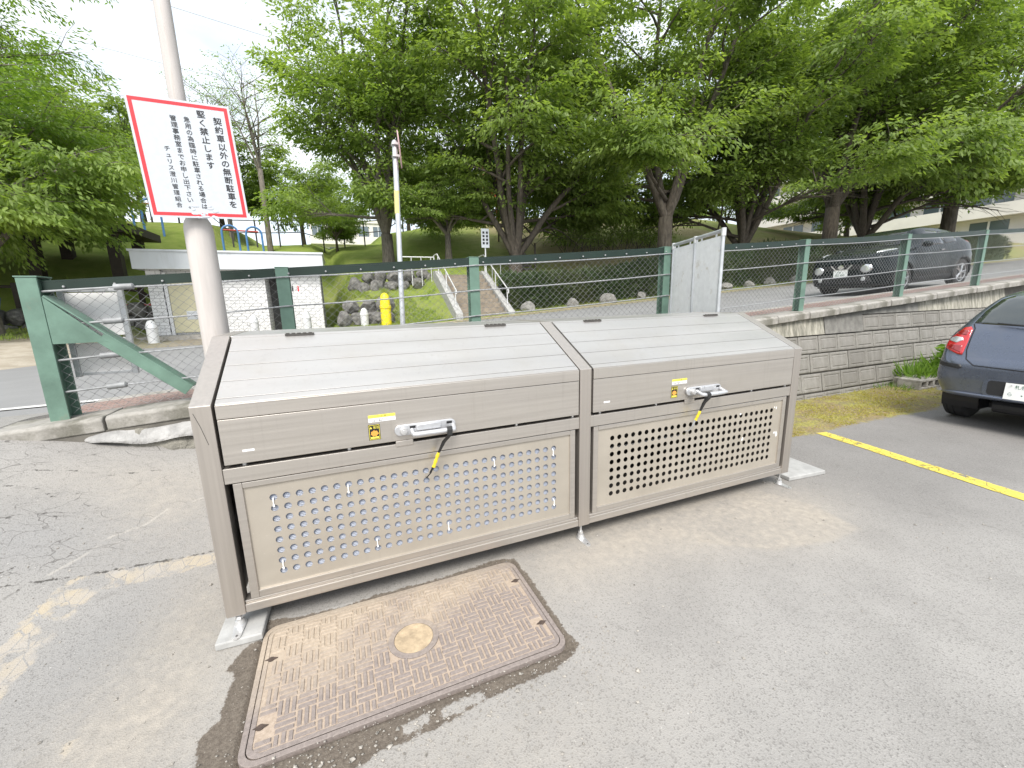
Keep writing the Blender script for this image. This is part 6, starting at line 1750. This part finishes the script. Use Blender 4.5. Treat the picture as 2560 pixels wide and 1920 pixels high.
# park notice on a white post
x, y = 6.55, 15.0; z = HZ(x, y)
e = empty('park_notice', (x, y, z)); tag(e, 'little white park notice on a thin white post above the stairs', 'sign')
m = MB(); m.bx(x - .02, x + .02, y - .02, y + .02, z - .2, z + 2.0); adopt(m.build('post', M['rail_white']), e)
m = MB(); m.bx(x - .17, x + .17, y - .045, y - .022, z + 1.35, z + 2.1); adopt(m.build('board', M['sign_white']), e)
for k in range(4): part(e, 'print_block', M['black_print'], (x - .12, x - .03, y - .05, y - .046, z + 1.48 + k * .14, z + 1.57 + k * .14)); part(e, 'print_block', M['black_print'], (x + .03, x + .12, y - .05, y - .046, z + 1.48 + k * .14, z + 1.57 + k * .14))
# log stairway up the slope
e = empty('log_stairway', (8.9, 17, HZ(8.9, 17))); tag(e, 'narrow stairway of grey log treads going up the grass slope', 'stairs')
for i in range(14):
    y = 16.6 + i * .32; x = 9.05 + i * .07; z = HZ(x, y)
    m = MB(); m.tube([(x - .45, y, z + .06 + i * .02), (x + .45, y, z + .06 + i * .02)], .055, 8); adopt(m.build('log_tread', M['bark_pale'], smooth=True), e)
for sd_ in (-.52, .52):
    m = MB(); m.tube([(9.05 + sd_, 16.5, HZ(9.05, 16.5) - .1), (9.05 + sd_, 16.5, HZ(9.05, 16.5) + 1.3)], .05, 8); m.tube([(10.0 + sd_, 21, HZ(10, 21) - .1), (10.0 + sd_, 21, HZ(10, 21) + 1.1)], .05, 8); m.tube([(9.05 + sd_, 16.5, HZ(9.05, 16.5) + 1.1), (10.0 + sd_, 21, HZ(10, 21) + .9)], .02, 6)
    adopt(m.build('rope_rail', M['bark'], smooth=True), e)
# play tower on the hill
x, y = 11.6, 28.0; z = HZ(x, y)
e = empty('play_tower', (x, y, z)); tag(e, 'orange and green play tower on the hill behind the many-stemmed tree', 'playground')
for a in (-.8, .8):
    for b in (-.8, .8): part(e, 'post', M['orange'], (x + a - .07, x + a + .07, y + b - .07, y + b + .07, z - .3, z + 3.4))
part(e, 'platform', M['playgreen'], (x - .9, x + .9, y - .9, y + .9, z + 1.3, z + 1.42)); part(e, 'panel', M['orange'], (x - .72, x + .72, y - .84, y - .78, z + 1.43, z + 2.1))
m = MB(); m.add([(x - 1.1, y - 1.1, z + 3.4), (x + 1.1, y - 1.1, z + 3.4), (x + 1.1, y + 1.1, z + 3.4), (x - 1.1, y + 1.1, z + 3.4), (x, y, z + 4.4)], [(0, 1, 4), (1, 2, 4), (2, 3, 4), (3, 0, 4), (3, 2, 1, 0)]); adopt(m.build('canopy', M['playgreen']), e)
# climbing bars
def bars(label, x, y, rz, n):
    z = HZ(x, y); e = empty('climbing_bars', (x, y, z), rz); tag(e, label, 'play bars', 'blue climbing bars')
    for k in range(n):
        m = MB(); xx = k * 1.05; pts = [(xx, 0, -.2), (xx, 0, 1.5)] + [(xx + .35 - .35 * math.cos(a), 0, 1.5 + .35 * math.sin(a)) for a in np.linspace(.3, math.pi, 9)] + [(xx + .7, 0, -.2)]
        m.tube(pts, .05, 8); m.build('hoop', M['blue'], e, smooth=True)
    m = MB(); m.tube([(.05, 0, 1.62), ((n - 1) * 1.05 + .55, 0, 1.62)], .04, 8); m.build('bar', M['red'], e, smooth=True)
bars('blue hoops with a red bar left of the pole, above the dark shelter roof', -8.6, 24.0, .25, 2)
bars('blue hoops with a red bar right of the pole, above the toilet roof', -4.4, 24.0, .2, 2)
# dark timber shelter and rail fence, picnic table
e = empty('park_shelter', (-8.6, 19.5, HZ(-8.6, 19.5))); tag(e, 'dark timber shelter with a low brown roof behind the left tree', 'shelter')
zb_ = HZ(-8.6, 19.5)
part(e, 'roof', M['wood_dark'], (-12.2, -6.2, 18.4, 21.4, 4.35, 4.65))
for a in (-11.7, -9.2, -6.9):
    for b in (18.8, 21.0): part(e, 'post', M['wood_dark'], (a - .17, a + .17, b - .17, b + .17, zb_ - 1.0, 4.35))
e = empty('timber_rail_fence', (-8, 17.2, HZ(-8, 17.2))); tag(e, 'low dark timber rail fence behind the green end post', 'fence')
for k in range(8):
    x = -12.5 + k * 1.1; z = HZ(x, 17.4); part(e, 'post', M['wood_dark'], (x - .07, x + .07, 17.33, 17.47, z - .2, z + .85))
for k in range(7):
    x = -12.5 + k * 1.1; m = MB(); m.tube([(x, 17.4, HZ(x, 17.4) + .72), (x + 1.1, 17.4, HZ(x + 1.1, 17.4) + .72)], .05, 6); adopt(m.build('rail', M['wood_dark']), e)
x, y = -5.6, 16.6; z = HZ(x, y)
e = empty('picnic_table', (x, y, z)); tag(e, 'dark picnic table with a red-brown top left of the toilet wall', 'table')
part(e, 'top', M['red'], (x - .7, x + .7, y - .35, y + .35, z + .68, z + .74)); part(e, 'bench', M['wood_dark'], (x - .8, x + .8, y - .75, y - .5, z + .38, z + .44)); part(e, 'bench', M['wood_dark'], (x - .8, x + .8, y + .5, y + .75, z + .38, z + .44))
for a in (-.5, .5): part(e, 'leg', M['wood_dark'], (x + a - .05, x + a + .05, y - .7, y + .7, z + .30, z + .379), (x + a - .06, x + a + .06, y - .1, y + .1, z - .2, z + .299), (x + a - .05, x + a + .05, y - .06, y + .06, z + .38, z + .679))
x, y = -9.6, 15.6; z = HZ(x, y)
m = MB(); m.add([(x - .6, y - .3, z + .3), (x + .9, y - .3, z + .3), (x + .8, y + .2, z + .95), (x - .7, y + .2, z + .95), (x - .6, y - .24, z + .27), (x + .9, y - .24, z + .27), (x + .8, y + .26, z + .92), (x - .7, y + .26, z + .92)], [(0, 1, 2, 3), (7, 6, 5, 4), (0, 4, 5, 1), (2, 6, 7, 3), (0, 3, 7, 4), (1, 5, 6, 2)])
e = empty('park_bench', (x, y, z)); tag(e, 'blue reclined bench board beside the leftmost tree trunk', 'bench'); adopt(m.build('seat', pmat('faded_blue_board', (.12, .16, .33), .5)), e)
for a in (-.5, .75): part(e, 'leg', M['iron'], (x + a - .03, x + a + .03, y - .1, y, z - .2, z + .48))
# brick edging of a flower bed at the far left
e = empty('bed_edging', (-8.4, 11.4, .6)); tag(e, 'curved red brick edging round a grass bed at the left edge', 'edging')
for k in range(12):
    a = -.9 + k * .16; m = MB(); m.box((-9.2 + 1.9 * math.cos(a), 11.4 + 1.2 * math.sin(a), HZ(-9.2 + 1.9 * math.cos(a), 11.4 + 1.2 * math.sin(a)) + .03), (.12, .22, .16), Matrix.Rotation(a, 3, 'Z')); adopt(m.build('brick', pmat('terracotta_brick', (.36, .15, .10), .85) if k == 0 else bpy.data.materials['terracotta_brick'], bevel=.01), e)
# far railing
e = empty('far_railing', (-2, 28, HZ(-2, 28))); tag(e, 'dark wire railing along the park edge far behind the toilet', 'fence')
for k in range(18):
    x = -11 + k * 1.25; y = 28.5 - max(0, x) * .12; z = HZ(x, y); part(e, 'post', M['iron'], (x - .04, x + .04, y - .04, y + .04, z - .2, z + 1.6))
for hh in (1.55, .85):
    m = MB(); m.tube([(-11 + k * 1.25, 28.5 - max(0, -11 + k * 1.25) * .12, HZ(-11 + k * 1.25, 28.5 - max(0, -11 + k * 1.25) * .12) + hh) for k in range(18)], .03, 5); adopt(m.build('rail', M['iron']), e)

# distant buildings
def block_building(name, label, x0, x1, y0, y1, z0, z1, floors, cols, mat, face='y'):
    e = empty(name, ((x0 + x1) / 2, (y0 + y1) / 2, z0)); tag(e, label, 'building', 'buildings beyond the park')
    part(e, 'wall', mat, (x0, x1, y0, y1, z0, z1)); part(e, 'roof', mat, (x0 - .2, x1 + .2, y0 - .2, y1 + .2, z1 + .001, z1 + .4))
    fh = (z1 - z0) / floors
    for f in range(floors):
        zf_ = z0 + f * fh
        if face == 'y':
            w = (x1 - x0) / cols
            for c in range(cols):
                wi = part(e, 'window', M['apt_win'], (x0 + c * w + w * .15, x0 + c * w + w * .85, y0 - .05, y0 + .1, zf_ + fh * .12, zf_ + fh * .85)); part(e, 'window_frame', M['rail_white'], (x0 + c * w + w * .48, x0 + c * w + w * .52, y0 - .09, y0 - .051, zf_ + fh * .12, zf_ + fh * .85))
            part(e, 'balcony', mat, (x0, x1, y0 - 1.3, y0 - 1.15, zf_ - .15, zf_ + 1.05)); part(e, 'balcony_floor', mat, (x0, x1, y0 - 1.149, y0 - .002, zf_ - .15, zf_))
        else:
            w = (y1 - y0) / cols
            for c in range(cols):
                part(e, 'window', M['apt_win'], (x0 - .05, x0 + .1, y0 + c * w + w * .15, y0 + c * w + w * .85, zf_ + fh * .12, zf_ + fh * .85)); part(e, 'window_frame', M['rail_white'], (x0 - .09, x0 - .051, y0 + c * w + w * .48, y0 + c * w + w * .52, zf_ + fh * .12, zf_ + fh * .85))
            part(e, 'balcony', mat, (x0 - 1.3, x0 - 1.15, y0, y1, zf_ - .15, zf_ + 1.05)); part(e, 'balcony_floor', mat, (x0 - 1.149, x0 - .002, y0, y1, zf_ - .15, zf_))
    return e
block_building('apartment_block', 'pale apartment block with balconies at the right edge behind the trees', 62, 74, 14, 46, 3.0, 20, 6, 8, M['apt'], 'x')
block_building('beige_house', 'low beige building glimpsed between the trunks above the SUV', 50, 56, 40, 52, 4.0, 10, 2, 4, M['apt_beige'], 'x')
block_building('far_building', 'distant white building beyond the far railing right of the notice', -2.0, 9.0, 70, 80, 1.0, 14, 4, 5, M['apt'], 'y')
# overhead power lines
def wire(label, a, b, sag):
    m = MB(); pts = [tuple(np.array(a) + (np.array(b) - np.array(a)) * t - np.array([0, 0, 4 * sag * t * (1 - t)])) for t in np.linspace(0, 1, 14)]; m.tube(pts, .028, 4); o = m.build('power_line', M['wire'], smooth='all', fixn=False); tag(o, label, 'power line', 'overhead power lines')
for (lb, dz, dy) in (('topmost', 33.5, 0), ('second', 27.0, 0), ('third', 23.0, 2), ('fourth', 20.6, 4), ('fifth', 15.8, 0), ('sixth', 14.6, 2), ('lowest', 11.8, 4)):
    wire(lb + ' thin power line crossing the sky at the upper left', (-75, 60 + dy, dz + 9), (75, 75 + dy, dz - 2.5), 1.0)

# raised bed with weeds by the parked car
e = empty('drain_block', (9.35, 1.5, 0)); tag(e, 'broken grey concrete block with round holes at the wall foot by the car', 'block')
m = MB(); m.bx(8.75, 9.75, 1.33, 1.62, 0.0, .03); m.bx(8.75, 9.75, 1.33, 1.62, .115, .15)
for k in range(6): m.bx(8.75 + k * .19, 8.80 + k * .19, 1.331, 1.619, .0305, .1145)
o = m.build('block_body', M['concrete'], bevel=.006); adopt(o, e)
m = MB(); m.bx(8.76, 9.74, 1.60, 1.68, .002, .148); adopt(m.build('soil_fill', M['rubble']), e)
weed('grassy weeds growing on the concrete block behind the car', 9.25, 1.60, .13, 320, .30, .32, 5, False)
weed('leafy weed beside the tail of the parked hatchback', 9.75, 1.45, .10, 200, .42, .20, 8, True)
weed('small dry weeds at the foot of the block wall', 8.55, 1.60, 0.0, 120, .12, .25, 11, False)

# loose grit on the asphalt
def grit():
    rng = np.random.RandomState(12); n = 2600
    k = rng.rand(n)
    x = np.where(k < .35, rng.uniform(-.1, 1.6, n), rng.uniform(-1.6, 4.5, n)); y = np.where(k < .35, rng.normal(-.74, .10, n), rng.uniform(-1.2, 1.2, n))
    x = np.where((k > .75), rng.uniform(4.2, 9.0, n), x); y = np.where(k > .75, rng.uniform(.7, 1.72, n), y)
    bad = (x > MH[0]) & (x < MH[1]) & (y > MH[2]) & (y < MH[3]); x, y = x[~bad], y[~bad]; n = len(x)
    s_ = rng.gamma(2.0, .0011, n) + .0012
    oc = np.array([(1, 0, 0), (0, 1, 0), (-1, 0, 0), (0, -1, 0), (0, 0, .7), (0, 0, -.7)], float)
    V_ = oc[None] * s_[:, None, None] * rng.uniform(.6, 1.4, (n, 6, 1)); a = rng.uniform(0, 6.28, n); c, sn = np.cos(a), np.sin(a)
    X = V_[:, :, 0] * c[:, None] - V_[:, :, 1] * sn[:, None] + x[:, None]; Y = V_[:, :, 0] * sn[:, None] + V_[:, :, 1] * c[:, None] + y[:, None]; Z = V_[:, :, 2] + (lot_full(x, y) + s_ * .4)[:, None]
    V_ = np.stack([X, Y, Z], 2).reshape(-1, 3)
    f = np.array([(0, 1, 4), (1, 2, 4), (2, 3, 4), (3, 0, 4), (1, 0, 5), (2, 1, 5), (3, 2, 5), (0, 3, 5)])
    F_ = (f[None] + (np.arange(n) * 6)[:, None, None]).reshape(-1, 3)
    o = np_mesh('grit', V_, F_, pmat('pale_grit', (.30, .28, .25), .9, var=.5, vs_=40), kind='stuff'); o['label'] = 'loose grit scattered on the asphalt'; o['category'] = 'grit'
grit()

def moss_tufts():
    rng = np.random.RandomState(4); n = 15000
    x = rng.uniform(4.1, 9.2, n); y = rng.uniform(.72, 1.76, n)
    sd_ = poly_sdf(x, y, [(4.0, 1.80), (9.4, 1.80), (9.36, 1.43), (8.6, 0.9), (7.6, 0.66), (7.12, 0.68), (6.61, 0.71), (5.93, 0.73), (5.25, 0.70), (4.9, 0.74), (4.0, 0.8)])
    k = (sd_ + (fbm(x * 5, y * 5, 3) - .5) * .35 < -.02) & (fbm(x * 1.6 + 9, y * 2.2, 4) + rng.normal(0, .08, n) > .44)
    x, y = x[k], y[k]; n = len(x)
    o = leaf_cloud('moss_tufts', np.stack([x, y, lot_full(x, y) - .002], 1), np.stack([rng.normal(0, .8, n), rng.normal(0, .8, n), np.full(n, .45)], 1), .035, .007, 'moss_tuft', None, 6)
    o['kind'] = 'stuff'; o['label'] = 'yellow moss and dry needles along the wall foot'; o['category'] = 'moss'
moss_tufts()

def lawn_tufts():
    rng = np.random.RandomState(14); n = 42000
    k = rng.rand(n) < .55
    x = np.where(k, rng.uniform(.5, 4.6, n), rng.uniform(-9.5, 34, n)); y = np.where(k, rng.uniform(12.3, 18.5, n), 12.25 + rng.gamma(1.6, .9, n))
    ok = ~((x > -5.2) & (x < .45) & (y < 18.3)) & ~((x > 4.4) & (x < 6.75) & (y < 15.8)) & (fbm(x * 1.4, y * 1.4, 3) > .36); x, y = x[ok], y[ok]; n = len(x)
    o = leaf_cloud('lawn_tufts', np.stack([x, y, hill_z(x, y) - .01], 1), np.stack([rng.normal(0, .35, n), rng.normal(0, .35, n), np.full(n, 1.0)], 1), .11, .018, 'grass_blade', None, 15)
    o['kind'] = 'stuff'; o['label'] = 'short grass tufts on the park bank'; o['category'] = 'grass'
lawn_tufts()
